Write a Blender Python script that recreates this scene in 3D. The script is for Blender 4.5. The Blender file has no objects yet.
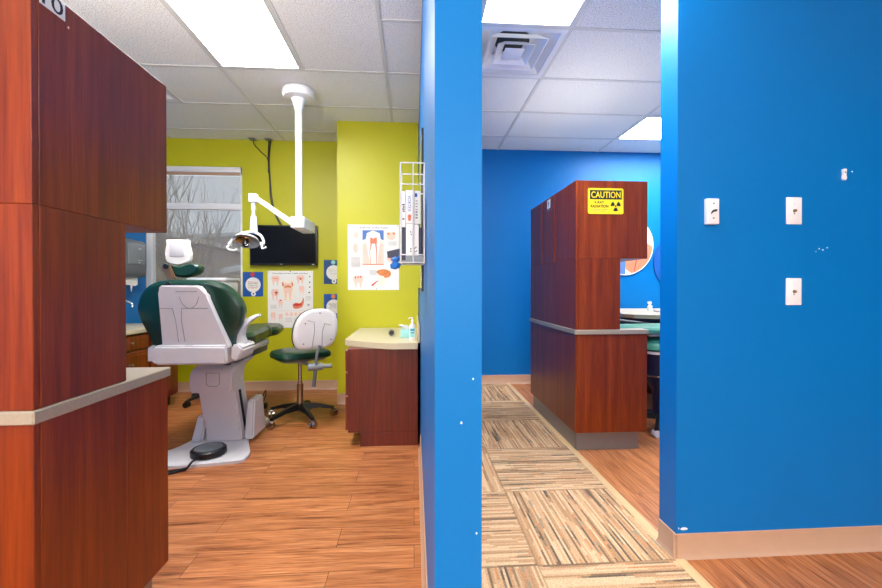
import bpy, bmesh, math, random
from mathutils import Vector, Matrix
random.seed(7)
PI = math.pi
R = math.radians
sc = bpy.context.scene
COL = sc.collection
CEIL = 2.76
UP_L, UP_R = 20.0, 3.0  # power of the uplights added on the towers

# ---------------------------------------------------------------- materials
def lin(c):
    c = c / 255.0
    return c / 12.92 if c <= 0.04045 else ((c + 0.055) / 1.055) ** 2.4
def rgb(r, g, b): return (lin(r), lin(g), lin(b), 1.0)

def new_mat(name):
    m = bpy.data.materials.new(name); m.use_nodes = True
    nt = m.node_tree
    return m, nt, nt.nodes['Principled BSDF']
def node(nt, t, **kw):
    n = nt.nodes.new(t)
    for k, v in kw.items():
        if k in n.inputs: n.inputs[k].default_value = v
        else: setattr(n, k, v)
    return n
def ramp(nt, fac, stops, interp='LINEAR'):
    r = nt.nodes.new('ShaderNodeValToRGB'); r.color_ramp.interpolation = interp
    el = r.color_ramp.elements
    while len(el) < len(stops): el.new(0.5)
    for e, (p, c) in zip(el, stops): e.position = p; e.color = c
    nt.links.new(fac, r.inputs['Fac']); return r.outputs['Color']
def coords(nt, scale=(1, 1, 1), rot=(0, 0, 0), loc=(0, 0, 0)):
    tc = nt.nodes.new('ShaderNodeTexCoord'); mp = nt.nodes.new('ShaderNodeMapping')
    mp.inputs['Scale'].default_value = scale; mp.inputs['Rotation'].default_value = rot; mp.inputs['Location'].default_value = loc
    nt.links.new(tc.outputs['Object'], mp.inputs['Vector']); return mp.outputs['Vector']
def math_n(nt, op, a, b=None, c=None):
    n = nt.nodes.new('ShaderNodeMath'); n.operation = op
    for i, v in enumerate((a, b, c)):
        if v is None: continue
        if isinstance(v, (int, float)): n.inputs[i].default_value = v
        else: nt.links.new(v, n.inputs[i])
    return n.outputs[0]
def mix(nt, fac, a, b, blend='MIX'):
    n = nt.nodes.new('ShaderNodeMix'); n.data_type = 'RGBA'; n.blend_type = blend
    for s, v in ((n.inputs[0], fac), (n.inputs[6], a), (n.inputs[7], b)):
        if isinstance(v, (tuple, list)): s.default_value = v
        elif isinstance(v, (int, float)): s.default_value = v
        else: nt.links.new(v, s)
    return n.outputs[2]

def plain(name, col, rough=0.5, metal=0.0, spec=0.5, coat=0.0, var=0.04, vscale=14.0, bump=0.0, bscale=200.0):
    m, nt, b = new_mat(name)
    v = coords(nt)
    nz = node(nt, 'ShaderNodeTexNoise', Scale=vscale, Detail=3.0); nt.links.new(v, nz.inputs['Vector'])
    c1 = tuple(max(0, x * (1 - var)) for x in col[:3]) + (1,); c2 = tuple(min(1, x * (1 + var)) for x in col[:3]) + (1,)
    nt.links.new(ramp(nt, nz.outputs['Fac'], [(0.3, c1), (0.7, c2)]), b.inputs['Base Color'])
    b.inputs['Roughness'].default_value = rough; b.inputs['Metallic'].default_value = metal
    b.inputs['Specular IOR Level'].default_value = spec; b.inputs['Coat Weight'].default_value = coat
    b.inputs['Coat Roughness'].default_value = 0.12
    if bump:
        n2 = node(nt, 'ShaderNodeTexNoise', Scale=bscale, Detail=2.0); nt.links.new(v, n2.inputs['Vector'])
        bp = node(nt, 'ShaderNodeBump', Strength=bump, Distance=0.002); nt.links.new(n2.outputs['Fac'], bp.inputs['Height'])
        nt.links.new(bp.outputs['Normal'], b.inputs['Normal'])
    return m

def wood(name, c1, c2, c3, scale=(26, 26, 1.1), rough=0.34, coat=0.25):
    m, nt, b = new_mat(name)
    v = coords(nt, scale)
    nz = node(nt, 'ShaderNodeTexNoise', Scale=1.0, Detail=5.0, Roughness=0.6, Distortion=0.6); nt.links.new(v, nz.inputs['Vector'])
    v2 = coords(nt, tuple(s * 6 for s in scale))
    n2 = node(nt, 'ShaderNodeTexNoise', Scale=1.0, Detail=2.0); nt.links.new(v2, n2.inputs['Vector'])
    base = ramp(nt, nz.outputs['Fac'], [(0.3, c1), (0.52, c2), (0.72, c3)])
    fine = ramp(nt, n2.outputs['Fac'], [(0.35, (0.8, 0.8, 0.8, 1)), (0.6, (1, 1, 1, 1))])
    nt.links.new(mix(nt, 1.0, base, fine, 'MULTIPLY'), b.inputs['Base Color'])
    b.inputs['Roughness'].default_value = rough; b.inputs['Coat Weight'].default_value = coat; b.inputs['Coat Roughness'].default_value = 0.25; b.inputs['Specular IOR Level'].default_value = 0.4
    return m

def plank_floor(name, along_y):
    m, nt, b = new_mat(name)
    rot = (0, 0, PI / 2) if along_y else (0, 0, 0)
    v = coords(nt, rot=rot)
    br = nt.nodes.new('ShaderNodeTexBrick')
    br.offset = 0.37; br.offset_frequency = 2; br.squash = 1.0
    for k, val in (('Scale', 1.0), ('Mortar Size', 0.0011), ('Mortar Smooth', 0.2), ('Brick Width', 0.92), ('Row Height', 0.151), ('Bias', 0.0)):
        br.inputs[k].default_value = val
    br.inputs['Color1'].default_value = (0.0, 0.0, 0.0, 1); br.inputs['Color2'].default_value = (1, 1, 1, 1); br.inputs['Mortar'].default_value = (0.5, 0.5, 0.5, 1)
    nt.links.new(v, br.inputs['Vector'])
    mp = nt.nodes.new('ShaderNodeMapping'); mp.inputs['Scale'].default_value = (1.3, 17, 1)
    nt.links.new(v, mp.inputs['Vector'])
    add = nt.nodes.new('ShaderNodeVectorMath'); add.operation = 'MULTIPLY_ADD'
    add.inputs[1].default_value = (4, 9, 3); nt.links.new(br.outputs['Color'], add.inputs[0]); nt.links.new(mp.outputs['Vector'], add.inputs[2])
    nz = node(nt, 'ShaderNodeTexNoise', Scale=1.5, Detail=7.0, Roughness=0.62, Distortion=1.3); nt.links.new(add.outputs[0], nz.inputs['Vector'])
    grain = ramp(nt, nz.outputs['Fac'], [(0.28, rgb(92, 48, 22)), (0.41, rgb(166, 98, 54)), (0.55, rgb(192, 122, 74)), (0.75, rgb(208, 144, 96))])
    mp2 = nt.nodes.new('ShaderNodeMapping'); mp2.inputs['Scale'].default_value = (5, 160, 1); nt.links.new(v, mp2.inputs['Vector'])
    n2 = node(nt, 'ShaderNodeTexNoise', Scale=1.0, Detail=3.0); nt.links.new(mp2.outputs['Vector'], n2.inputs['Vector'])
    fine = ramp(nt, n2.outputs['Fac'], [(0.36, (0.5, 0.43, 0.38, 1)), (0.5, (1, 1, 1, 1))])
    c = mix(nt, 0.8, grain, fine, 'MULTIPLY')
    tone = ramp(nt, br.outputs['Color'], [(0.0, (0.9, 0.88, 0.86, 1)), (1.0, (1.08, 1.08, 1.08, 1))])
    c = mix(nt, 1.0, c, tone, 'MULTIPLY')
    c = mix(nt, br.outputs['Fac'], c, rgb(80, 42, 20))
    nt.links.new(c, b.inputs['Base Color'])
    b.inputs['Roughness'].default_value = 0.38; b.inputs['Specular IOR Level'].default_value = 0.4
    return m

def carpet_mat():
    m, nt, b = new_mat('carpet_tile_stripes')
    tc = nt.nodes.new('ShaderNodeTexCoord'); sx = nt.nodes.new('ShaderNodeSeparateXYZ'); nt.links.new(tc.outputs['Object'], sx.inputs[0])
    TX, TY = 0.585, 0.605
    u = math_n(nt, 'DIVIDE', math_n(nt, 'ADD', sx.outputs['X'], -1.09 + TX * 10), TX)
    v = math_n(nt, 'DIVIDE', math_n(nt, 'ADD', sx.outputs['Y'], -1.64 + TY * 10), TY)
    iu, iv = math_n(nt, 'FLOOR', u), math_n(nt, 'FLOOR', v)
    fu, fv = math_n(nt, 'FRACT', u), math_n(nt, 'FRACT', v)
    par = math_n(nt, 'MODULO', math_n(nt, 'ADD', iu, iv), 2.0)     # iu = 9, iv = 10 -> 1 : stripes along Y
    seed = math_n(nt, 'ADD', math_n(nt, 'MULTIPLY', iu, 7.31), math_n(nt, 'MULTIPLY', iv, 3.77))
    def layer(across, along, ac, al, off):
        cv = nt.nodes.new('ShaderNodeCombineXYZ')
        # every yarn row is one constant value across its width
        q = math_n(nt, 'FLOOR', math_n(nt, 'MULTIPLY', across, ac))
        nt.links.new(math_n(nt, 'MULTIPLY', q, 7.737), cv.inputs[0])
        nt.links.new(math_n(nt, 'MULTIPLY', along, al), cv.inputs[1])
        nt.links.new(math_n(nt, 'ADD', seed, off), cv.inputs[2])
        nz = node(nt, 'ShaderNodeTexNoise', Scale=1.0, Detail=1.0); nt.links.new(cv.outputs[0], nz.inputs['Vector'])
        return nz.outputs['Fac']
    def both(ac, al, off):
        a = layer(fu, fv, ac, al, off); c = layer(fv, fu, ac, al, off)
        mx = nt.nodes.new('ShaderNodeMix'); nt.links.new(par, mx.inputs[0]); nt.links.new(c, mx.inputs[2]); nt.links.new(a, mx.inputs[3])
        return mx.outputs[0]
    f1 = both(58, 0.5, 0.0); f2 = both(58, 1.3, 41.0)
    basec = ramp(nt, f1, [(0.0, rgb(136, 108, 84)), (0.36, rgb(182, 142, 104)), (0.44, rgb(206, 166, 126)), (0.52, rgb(220, 186, 146)), (0.60, rgb(192, 150, 112)), (0.68, rgb(210, 172, 132))], 'CONSTANT')
    acc = ramp(nt, f2, [(0.0, rgb(112, 96, 80)), (0.29, rgb(148, 124, 98)), (0.335, rgb(196, 142, 100)), (0.36, rgb(255, 255, 255)), (0.67, rgb(156, 142, 118)), (0.70, rgb(196, 140, 98)), (0.725, rgb(104, 90, 78))], 'CONSTANT')
    sel = ramp(nt, f2, [(0.0, (1, 1, 1, 1)), (0.36, (0, 0, 0, 1)), (0.67, (1, 1, 1, 1))], 'CONSTANT')
    c = mix(nt, sel, basec, acc)
    # woven loops
    v3 = coords(nt, (1, 1, 1))
    w = node(nt, 'ShaderNodeTexNoise', Scale=190.0, Detail=2.0); nt.links.new(v3, w.inputs['Vector'])
    loops = ramp(nt, w.outputs['Fac'], [(0.35, (0.72, 0.72, 0.72, 1)), (0.6, (1.05, 1.05, 1.05, 1))])
    c = mix(nt, 1.0, c, loops, 'MULTIPLY')
    # thin seam between the tiles
    e = math_n(nt, 'MINIMUM', math_n(nt, 'MINIMUM', fu, math_n(nt, 'SUBTRACT', 1.0, fu)), math_n(nt, 'MINIMUM', fv, math_n(nt, 'SUBTRACT', 1.0, fv)))
    c = mix(nt, math_n(nt, 'MULTIPLY', math_n(nt, 'LESS_THAN', e, 0.006), 0.45), c, rgb(120, 98, 74))
    nt.links.new(c, b.inputs['Base Color'])
    b.inputs['Roughness'].default_value = 0.95; b.inputs['Specular IOR Level'].default_value = 0.1
    bp = node(nt, 'ShaderNodeBump', Strength=0.5, Distance=0.003); nt.links.new(w.outputs['Fac'], bp.inputs['Height']); nt.links.new(bp.outputs['Normal'], b.inputs['Normal'])
    return m

def ceiling_mat():
    m, nt, b = new_mat('ceiling_tile_speckled')
    v = coords(nt)
    n1 = node(nt, 'ShaderNodeTexNoise', Scale=150.0, Detail=2.0); nt.links.new(v, n1.inputs['Vector'])
    n2 = node(nt, 'ShaderNodeTexVoronoi', Scale=95.0); nt.links.new(v, n2.inputs['Vector'])
    sp = ramp(nt, n1.outputs['Fac'], [(0.38, rgb(196, 196, 192)), (0.48, rgb(246, 246, 243))])
    holes = ramp(nt, n2.outputs['Distance'], [(0.1, (0.72, 0.72, 0.72, 1)), (0.2, (1, 1, 1, 1))])
    nt.links.new(mix(nt, 1.0, sp, holes, 'MULTIPLY'), b.inputs['Base Color'])
    b.inputs['Roughness'].default_value = 0.9
    return m

def screen_cloth(name, col, openness):
    m = bpy.data.materials.new(name); m.use_nodes = True; nt = m.node_tree
    nt.nodes.clear(); o = nt.nodes.new('ShaderNodeOutputMaterial'); t = nt.nodes.new('ShaderNodeBsdfTransparent'); d = nt.nodes.new('ShaderNodeBsdfDiffuse'); tl = nt.nodes.new('ShaderNodeBsdfTranslucent')
    d.inputs[0].default_value = col; tl.inputs[0].default_value = col
    m1 = nt.nodes.new('ShaderNodeMixShader'); m1.inputs[0].default_value = 0.5; nt.links.new(d.outputs[0], m1.inputs[1]); nt.links.new(tl.outputs[0], m1.inputs[2])
    m2 = nt.nodes.new('ShaderNodeMixShader'); m2.inputs[0].default_value = openness; nt.links.new(m1.outputs[0], m2.inputs[1]); nt.links.new(t.outputs[0], m2.inputs[2]); nt.links.new(m2.outputs[0], o.inputs[0]); return m

def emit(name, col, s):
    m = bpy.data.materials.new(name); m.use_nodes = True; nt = m.node_tree
    nt.nodes.clear(); o = nt.nodes.new('ShaderNodeOutputMaterial'); e = nt.nodes.new('ShaderNodeEmission')
    e.inputs[0].default_value = col; e.inputs[1].default_value = s; nt.links.new(e.outputs[0], o.inputs[0]); return m

def glass_mat(name, tint, gloss):
    m = bpy.data.materials.new(name); m.use_nodes = True; nt = m.node_tree
    nt.nodes.clear(); o = nt.nodes.new('ShaderNodeOutputMaterial'); t = nt.nodes.new('ShaderNodeBsdfTransparent'); g = nt.nodes.new('ShaderNodeBsdfGlossy')
    t.inputs[0].default_value = tint; g.inputs['Roughness'].default_value = 0.03
    mx = nt.nodes.new('ShaderNodeMixShader'); mx.inputs[0].default_value = gloss
    nt.links.new(t.outputs[0], mx.inputs[1]); nt.links.new(g.outputs[0], mx.inputs[2]); nt.links.new(mx.outputs[0], o.inputs[0]); return m

M = {}
M['blue'] = plain('blue_wall_paint', rgb(0, 110, 182), 0.42, spec=0.22, bump=0.12, bscale=260, var=0.02, vscale=3)
M['green'] = plain('lime_wall_paint', rgb(192, 189, 8), 0.45, bump=0.1, bscale=260, var=0.02, vscale=3)
M['white_wall'] = plain('off_white_wall_paint', rgb(226, 222, 214), 0.6, var=0.02)
M['ceiling'] = ceiling_mat()
M['grid'] = plain('ceiling_grid_metal', rgb(214, 214, 210), 0.5, var=0.01)
M['floor_x'] = plank_floor('oak_vinyl_planks_across', False)
M['floor_y'] = plank_floor('oak_vinyl_planks_lengthwise', True)
M['carpet'] = carpet_mat()
M['strip'] = plain('beige_transition_strip', rgb(214, 178, 128), 0.5)
M['cove'] = plain('beige_vinyl_cove_base', rgb(192, 154, 126), 0.42, var=0.02)
M['mahog'] = wood('mahogany_laminate', rgb(110, 38, 8), rgb(135, 52, 9), rgb(156, 68, 14), coat=0.1)
M['mahog_dark'] = wood('mahogany_laminate_dark', rgb(84, 22, 10), rgb(104, 30, 13), rgb(122, 40, 17), coat=0.1)
M['mahog_edge'] = wood('mahogany_edge_band', rgb(120, 34, 14), rgb(150, 46, 20), rgb(170, 58, 26))
M['mahog_cab'] = wood('mahogany_drawer_wood', rgb(92, 30, 12), rgb(126, 44, 18), rgb(150, 58, 24))
M['counter'] = plain('taupe_laminate', rgb(164, 150, 130), 0.4, var=0.06, vscale=120)
M['counter_cream'] = plain('cream_laminate', rgb(202, 190, 160), 0.35, var=0.05, vscale=120)
M['kick'] = plain('grey_toe_kick', rgb(140, 132, 122), 0.35, metal=0.25, var=0.03)
M['white'] = plain('white_enamel', rgb(232, 232, 234), 0.3, var=0.01)
M['chairwhite'] = plain('grey_white_plastic', rgb(216, 214, 216), 0.35, var=0.015)
M['upholstery'] = plain('dark_green_vinyl', rgb(6, 56, 43), 0.34, coat=0.2, var=0.05, bump=0.15, bscale=300)
M['teal'] = plain('teal_vinyl', rgb(70, 156, 132), 0.4, var=0.04)
M['black'] = plain('black_plastic', rgb(16, 16, 18), 0.4, var=0.05)
M['screen'] = plain('black_screen', rgb(5, 5, 6), 0.25, spec=0.2, var=0.0)
M['navy'] = plain('navy_card', rgb(16, 26, 62), 0.45)
M['chrome'] = plain('chrome', rgb(200, 200, 200), 0.18, metal=1.0, var=0.01)
M['bracket'] = plain('tan_bracket', rgb(150, 118, 88), 0.35, metal=0.6)
M['dgrey'] = plain('dark_grey_plastic', rgb(98, 104, 110), 0.35, var=0.02)
M['mgrey'] = plain('mid_grey_plastic', rgb(128, 134, 140), 0.35, var=0.02)
M['paper'] = plain('white_paper', rgb(240, 238, 232), 0.6, var=0.01)
M['cream_paper'] = plain('cream_print', rgb(246, 236, 214), 0.6, var=0.03)
M['ink'] = plain('black_ink', rgb(22, 22, 26), 0.6)
M['grey_ink'] = plain('grey_ink', rgb(190, 186, 184), 0.6)
M['pink'] = plain('pale_pink_print', rgb(246, 206, 188), 0.6)
M['salmon'] = plain('salmon_print', rgb(226, 128, 92), 0.6)
M['red'] = plain('red_print', rgb(206, 56, 50), 0.6)
M['orange'] = plain('orange_print', rgb(222, 132, 70), 0.6, var=0.15, vscale=40)
M['pblue'] = plain('blue_print', rgb(78, 122, 190), 0.6)
M['fblue'] = plain('flyer_blue', rgb(14, 82, 164), 0.5)
M['fteal'] = plain('flyer_teal_purple', rgb(24, 78, 140), 0.5, var=0.3, vscale=12)
M['yellow'] = plain('sign_yellow', rgb(246, 214, 30), 0.45, var=0.01)
M['aqua'] = plain('aqua_box', rgb(150, 214, 214), 0.5)
M['blueglove'] = plain('blue_glove', rgb(36, 116, 200), 0.45)
M['lamp'] = emit('fluorescent_diffuser', (1.0, 0.985, 0.96, 1), 22.0)
M['mirror'] = plain('mirror_glass', rgb(225, 228, 228), 0.04, metal=1.0, var=0.0)
M['glass'] = glass_mat('window_glass', (0.93, 0.95, 0.95, 1), 0.07)
M['amber'] = plain('amber_reflector', rgb(206, 140, 62), 0.15, metal=0.7)
M['clear'] = glass_mat('clear_plastic', (0.92, 0.94, 0.95, 1), 0.12)
M['shade'] = screen_cloth('solar_shade_cloth', rgb(186, 172, 158), 0.7)
M['siding'] = plain('beige_siding', rgb(206, 180, 152), 0.8, var=0.06, vscale=2)
M['siding_grey'] = plain('grey_brown_siding', rgb(186, 168, 150), 0.8, var=0.06, vscale=2)
M['roof'] = plain('pale_roof', rgb(222, 222, 224), 0.7)
M['bark'] = plain('pale_bark', rgb(176, 164, 152), 0.9, var=0.1)
M['ground'] = plain('winter_lawn', rgb(120, 116, 96), 0.95, var=0.15, vscale=1.5)
M['chip'] = plain('bare_plaster', rgb(232, 238, 242), 0.8)
M['reflect'] = plain('silver_grey_reflector', rgb(172, 174, 180), 0.2, spec=0.6, var=0.0)

# ---------------------------------------------------------------- mesh helpers
def NB(): return bmesh.new()
def box(bm, x0, x1, y0, y1, z0, z1, bev=0.0, seg=2):
    if x0 > x1: x0, x1 = x1, x0
    if y0 > y1: y0, y1 = y1, y0
    r = bmesh.ops.create_cube(bm, size=1.0)
    for v in r['verts']:
        v.co = Vector(((x0 + x1) / 2 + v.co.x * (x1 - x0), (y0 + y1) / 2 + v.co.y * (y1 - y0), (z0 + z1) / 2 + v.co.z * (z1 - z0)))
    if bev:
        es = list({e for v in r['verts'] for e in v.link_edges})
        bmesh.ops.bevel(bm, geom=es, offset=bev, segments=seg, affect='EDGES', profile=0.5, clamp_overlap=True)
    return bm
def frustum(bm, p0, p1, r0, r1, n=20, cap=True):
    p0, p1 = Vector(p0), Vector(p1); d = (p1 - p0); L = d.length
    q = d.to_track_quat('Z', 'Y').to_matrix().to_4x4()
    mat = Matrix.Translation((p0 + p1) / 2) @ q
    bmesh.ops.create_cone(bm, cap_ends=cap, cap_tris=False, segments=n, radius1=r0, radius2=r1, depth=L, matrix=mat)
    return bm
def loft(bm, rings, close=True, caps=True):
    vs = [[bm.verts.new(p) for p in r] for r in rings]; n = len(rings[0])
    for a, b in zip(vs[:-1], vs[1:]):
        for i in range(n if close else n - 1):
            j = (i + 1) % n
            bm.faces.new((a[i], a[j], b[j], b[i]))
    if caps:
        bm.faces.new(list(reversed(vs[0]))); bm.faces.new(vs[-1])
    return bm
def lathe(bm, prof, c, n=28, axis='Z'):
    rings = []
    for r, h in prof:
        ring = []
        for i in range(n):
            a = 2 * PI * i / n
            ca, sa = r * math.cos(a), r * math.sin(a)
            if axis == 'Z': p = (c[0] + ca, c[1] + sa, c[2] + h)
            elif axis == 'Y': p = (c[0] + ca, c[1] + h, c[2] + sa)
            else: p = (c[0] + h, c[1] + ca, c[2] + sa)
            ring.append(p)
        rings.append(ring)
    return loft(bm, rings)
def spline(pts, n=8, closed=False):
    P = [Vector(p) for p in pts]; out = []; m = len(P)
    segs = m if closed else m - 1
    for i in range(segs):
        if closed: a, b, c, d = P[(i - 1) % m], P[i], P[(i + 1) % m], P[(i + 2) % m]
        else: a, b, c, d = P[max(i - 1, 0)], P[i], P[i + 1], P[min(i + 2, m - 1)]
        for k in range(n):
            t = k / n
            out.append(0.5 * ((2 * b) + (c - a) * t + (2 * a - 5 * b + 4 * c - d) * t * t + (3 * b - a - 3 * c + d) * t ** 3))
    if not closed: out.append(P[-1])
    return out
def tube(bm, pts, r, n=8, caps=True):
    P = [Vector(p) for p in pts]; rings = []; up = Vector((0.13, 0.31, 0.94))
    rr = r if isinstance(r, (list, tuple)) else [r] * len(P)
    nrm = None
    for i, p in enumerate(P):
        t = (P[min(i + 1, len(P) - 1)] - P[max(i - 1, 0)]).normalized()
        if nrm is None:
            nrm = t.cross(up)
            if nrm.length < 1e-3: nrm = t.cross(Vector((1, 0, 0)))
        nrm = (nrm - t * nrm.dot(t)).normalized(); b = t.cross(nrm)
        rings.append([p + (nrm * math.cos(2 * PI * k / n) + b * math.sin(2 * PI * k / n)) * rr[i] for k in range(n)])
    return loft(bm, rings, caps=caps)
def prism(bm, poly, a0, a1, axis='Z'):
    """polygon extruded along an axis; poly in the two other coordinates (x,y), (x,z) or (y,z)"""
    def P(u, v, a): return (u, v, a) if axis == 'Z' else (u, a, v) if axis == 'Y' else (a, u, v)
    return loft(bm, [[P(u, v, a0) for u, v in poly], [P(u, v, a1) for u, v in poly]])
def pillow(bm, poly, prof, axis, shift=None):
    """closed outline lofted through (position on axis, scale about the centre) pairs"""
    cx = sum(p[0] for p in poly) / len(poly); cy = sum(p[1] for p in poly) / len(poly)
    rings = []
    for a, s in prof:
        ring = []
        for u, v in poly:
            du, dv = u - cx, v - cy; L = math.hypot(du, dv)
            k = max(0.02, (L - s) / L) if L else 1
            uu, vv = cx + du * k, cy + dv * k
            q = (uu, vv, a) if axis == 'Z' else (uu, a, vv) if axis == 'Y' else (a, uu, vv)
            if shift: q = shift(q)
            ring.append(q)
        rings.append(ring)
    return loft(bm, rings)
def sm2(pts, n=6): return [(p.x, p.y) for p in spline([(a, b, 0) for a, b in pts], n, True)]
def ell(cx, cy, rx, ry, n=20, rot=0.0):
    out = []
    for i in range(n):
        a = 2 * PI * i / n; x, y = rx * math.cos(a), ry * math.sin(a)
        out.append((cx + x * math.cos(rot) - y * math.sin(rot), cy + x * math.sin(rot) + y * math.cos(rot)))
    return out

def wloc(o):
    v = Vector((0, 0, 0))
    while o: v = v + o.location; o = o.parent
    return v
def obj(name, bm, mat, parent=None, smooth=True, ang=35):
    bmesh.ops.recalc_face_normals(bm, faces=bm.faces[:])
    if parent is not None: bmesh.ops.translate(bm, verts=bm.verts[:], vec=-wloc(parent))
    me = bpy.data.meshes.new(name); bm.to_mesh(me); bm.free()
    if smooth:
        me.shade_smooth(); me.set_sharp_from_angle(angle=R(ang))
    me.materials.append(mat if not isinstance(mat, str) else M[mat])
    o = bpy.data.objects.new(name, me); COL.objects.link(o)
    if parent is not None: o.parent = parent
    return o
def tag(o, label, cat, group=None, kind=None):
    o['label'] = label; o['category'] = cat
    if group: o['group'] = group
    if kind: o['kind'] = kind
    return o
def thing(name, label, cat, loc, group=None):
    o = bpy.data.objects.new(name, None); o.empty_display_size = 0.1; COL.objects.link(o); o.location = loc
    return tag(o, label, cat, group)
def single(name, bm, mat, label, cat, group=None):
    """a thing of one mesh, its origin moved to its base"""
    xs = [v.co for v in bm.verts]
    c = Vector((sum(v.x for v in xs) / len(xs), sum(v.y for v in xs) / len(xs), min(v.z for v in xs)))
    bmesh.ops.translate(bm, verts=bm.verts[:], vec=-c)
    o = obj(name, bm, mat); o.location = c
    return tag(o, label, cat, group)
def struct(name, bm, mat, label=None, cat=None, parent=None):
    o = obj(name, bm, mat, parent)
    if parent is None:
        o['kind'] = 'structure'
        if label: o['label'] = label; o['category'] = cat
    return o
def dup(root, loc, label):
    r = root.copy(); COL.objects.link(r); r.location = loc; r['label'] = label
    for ch in list(root.children):
        c = ch.copy(); COL.objects.link(c); c.parent = r
        for g in list(ch.children):
            d = g.copy(); COL.objects.link(d); d.parent = c
    return r
def lettering(s, w, h, mat, parent, center, face, name='lettering', depth=0.0006, bold=0.0):
    """text fitted to w x h, centred on a point, facing '-Y', '+X' or '-X'"""
    cu = bpy.data.curves.new('lettering_curve', 'FONT'); cu.body = s; cu.align_x = 'CENTER'; cu.size = 1.0; cu.extrude = 0.001; cu.offset = bold
    cu.resolution_u = 3
    t = bpy.data.objects.new('lettering_curve', cu); COL.objects.link(t)
    dg = bpy.context.evaluated_depsgraph_get()
    me = bpy.data.meshes.new_from_object(t.evaluated_get(dg))
    bpy.data.objects.remove(t); bpy.data.curves.remove(cu)
    xs = [v.co.x for v in me.vertices]; ys = [v.co.y for v in me.vertices]
    cx, cy = (min(xs) + max(xs)) / 2, (min(ys) + max(ys)) / 2
    sx, sy = w / (max(xs) - min(xs)), h / (max(ys) - min(ys))
    off = Vector(center) - (wloc(parent) if parent else Vector((0, 0, 0)))
    for v in me.vertices:
        a, b, d = (v.co.x - cx) * sx, (v.co.y - cy) * sy, v.co.z / 0.001 * depth / 2
        if face == '-Y': p = Vector((a, -d, b))
        elif face == '+X': p = Vector((d, a, b))
        else: p = Vector((-d, -a, b))
        v.co = p + off
    me.materials.append(M[mat])
    o = bpy.data.objects.new(name, me); COL.objects.link(o); o.parent = parent
    return o

# ---------------------------------------------------------------- the setting
XL, YB, YF = -2.9, 4.65, -3.0
bm = NB(); box(bm, -3.0, 0.1, YF, 4.75, -0.05, 0.0); struct('floor', bm, 'floor_x', 'orange brown wood plank floor of the treatment room', 'floor')
bm = NB(); box(bm, 1.13, 4.3, YF, 4.88, -0.05, 0.0); struct('floor_right', bm, 'floor_y', 'orange brown wood plank floor right of the carpet', 'floor')
bm = NB(); box(bm, 0.1, 1.09, YF, 4.88, -0.05, 0.001); struct('floor_hall', bm, 'carpet', 'striped beige carpet tiles along the corridor', 'carpet')
bm = NB(); prism(bm, [(1.088, -0.01), (1.088, 0.001), (1.094, 0.005), (1.124, 0.005), (1.134, 0.0), (1.134, -0.01)], YF, 4.765, 'Y'); struct('trim_1', bm, 'strip', 'beige transition strip along the carpet edge', 'trim')

# ceiling tiles with openings for the lights and the vents
lights = [(-1.42, -0.82, 1.90, 3.13), (0.385, 0.985, 1.285, 2.515), (2.19, 3.41, 3.745, 4.36),
          (-1.42, -0.82, -1.2, 0.03), (1.585, 2.19, -2.39, -1.16), (3.0, 3.6, 2.2, 3.13)]  # panels on this row are unseen, added to brighten the rooms
vents = [(0.385, 0.985, 2.515, 3.13), (-2.625, -2.02, 3.13, 3.745)]
holes = lights + vents
cx = sorted({-3.0, 4.3} | {h[0] for h in holes} | {h[1] for h in holes}); cy = sorted({YF, 4.88} | {h[2] for h in holes} | {h[3] for h in holes})
bm = NB()
for i in range(len(cx) - 1):
    for j in range(len(cy) - 1):
        mx_, my_ = (cx[i] + cx[i + 1]) / 2, (cy[j] + cy[j + 1]) / 2
        if any(h[0] < mx_ < h[1] and h[2] < my_ < h[3] for h in holes): continue
        v = [bm.verts.new(p) for p in ((cx[i], cy[j], CEIL), (cx[i], cy[j + 1], CEIL), (cx[i + 1], cy[j + 1], CEIL), (cx[i + 1], cy[j], CEIL))]
        bm.faces.new(v)
bmesh.ops.remove_doubles(bm, verts=bm.verts[:], dist=1e-5)
ceil = struct('ceiling', bm, 'ceiling', 'suspended ceiling of speckled white tiles', 'ceiling')
bm = NB(); box(bm, -3.1, 4.4, YF - 0.1, 4.98, CEIL + 0.25, CEIL + 0.3); struct('ceiling_slab', bm, 'white_wall', 'concrete slab above the suspended ceiling', 'ceiling')
bm = NB(); g = 0.012
def gbar_y(x, y0, y1): box(bm, x - g, x + g, y0, y1, CEIL - 0.006, CEIL - 0.0005)
def gbar_x(y, x0, x1): box(bm, x0, x1, y - g, y + g, CEIL - 0.0055, CEIL - 0.0005)
rows = [1.285 + 0.615 * k for k in range(-6, 6)]
for x in (-2.625, -1.42, -0.21): gbar_y(x, YF, 4.65 if x < -0.8 else 4.07)
for x in (0.985, 2.19, 3.41): gbar_y(x, YF, 4.78)
gbar_y(-2.02, 1.9, 3.745); gbar_y(-0.82, 1.9, 3.13); gbar_y(0.385, 1.285, 3.13)
for y in rows:
    if abs(y - 2.515) < 0.01: gbar_x(y, -0.21, 0.04)
    else: gbar_x(y, -2.9, 0.04)
    gbar_x(y, 0.16, 4.2)
obj('ceiling_grid', bm, 'grid', ceil)

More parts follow.
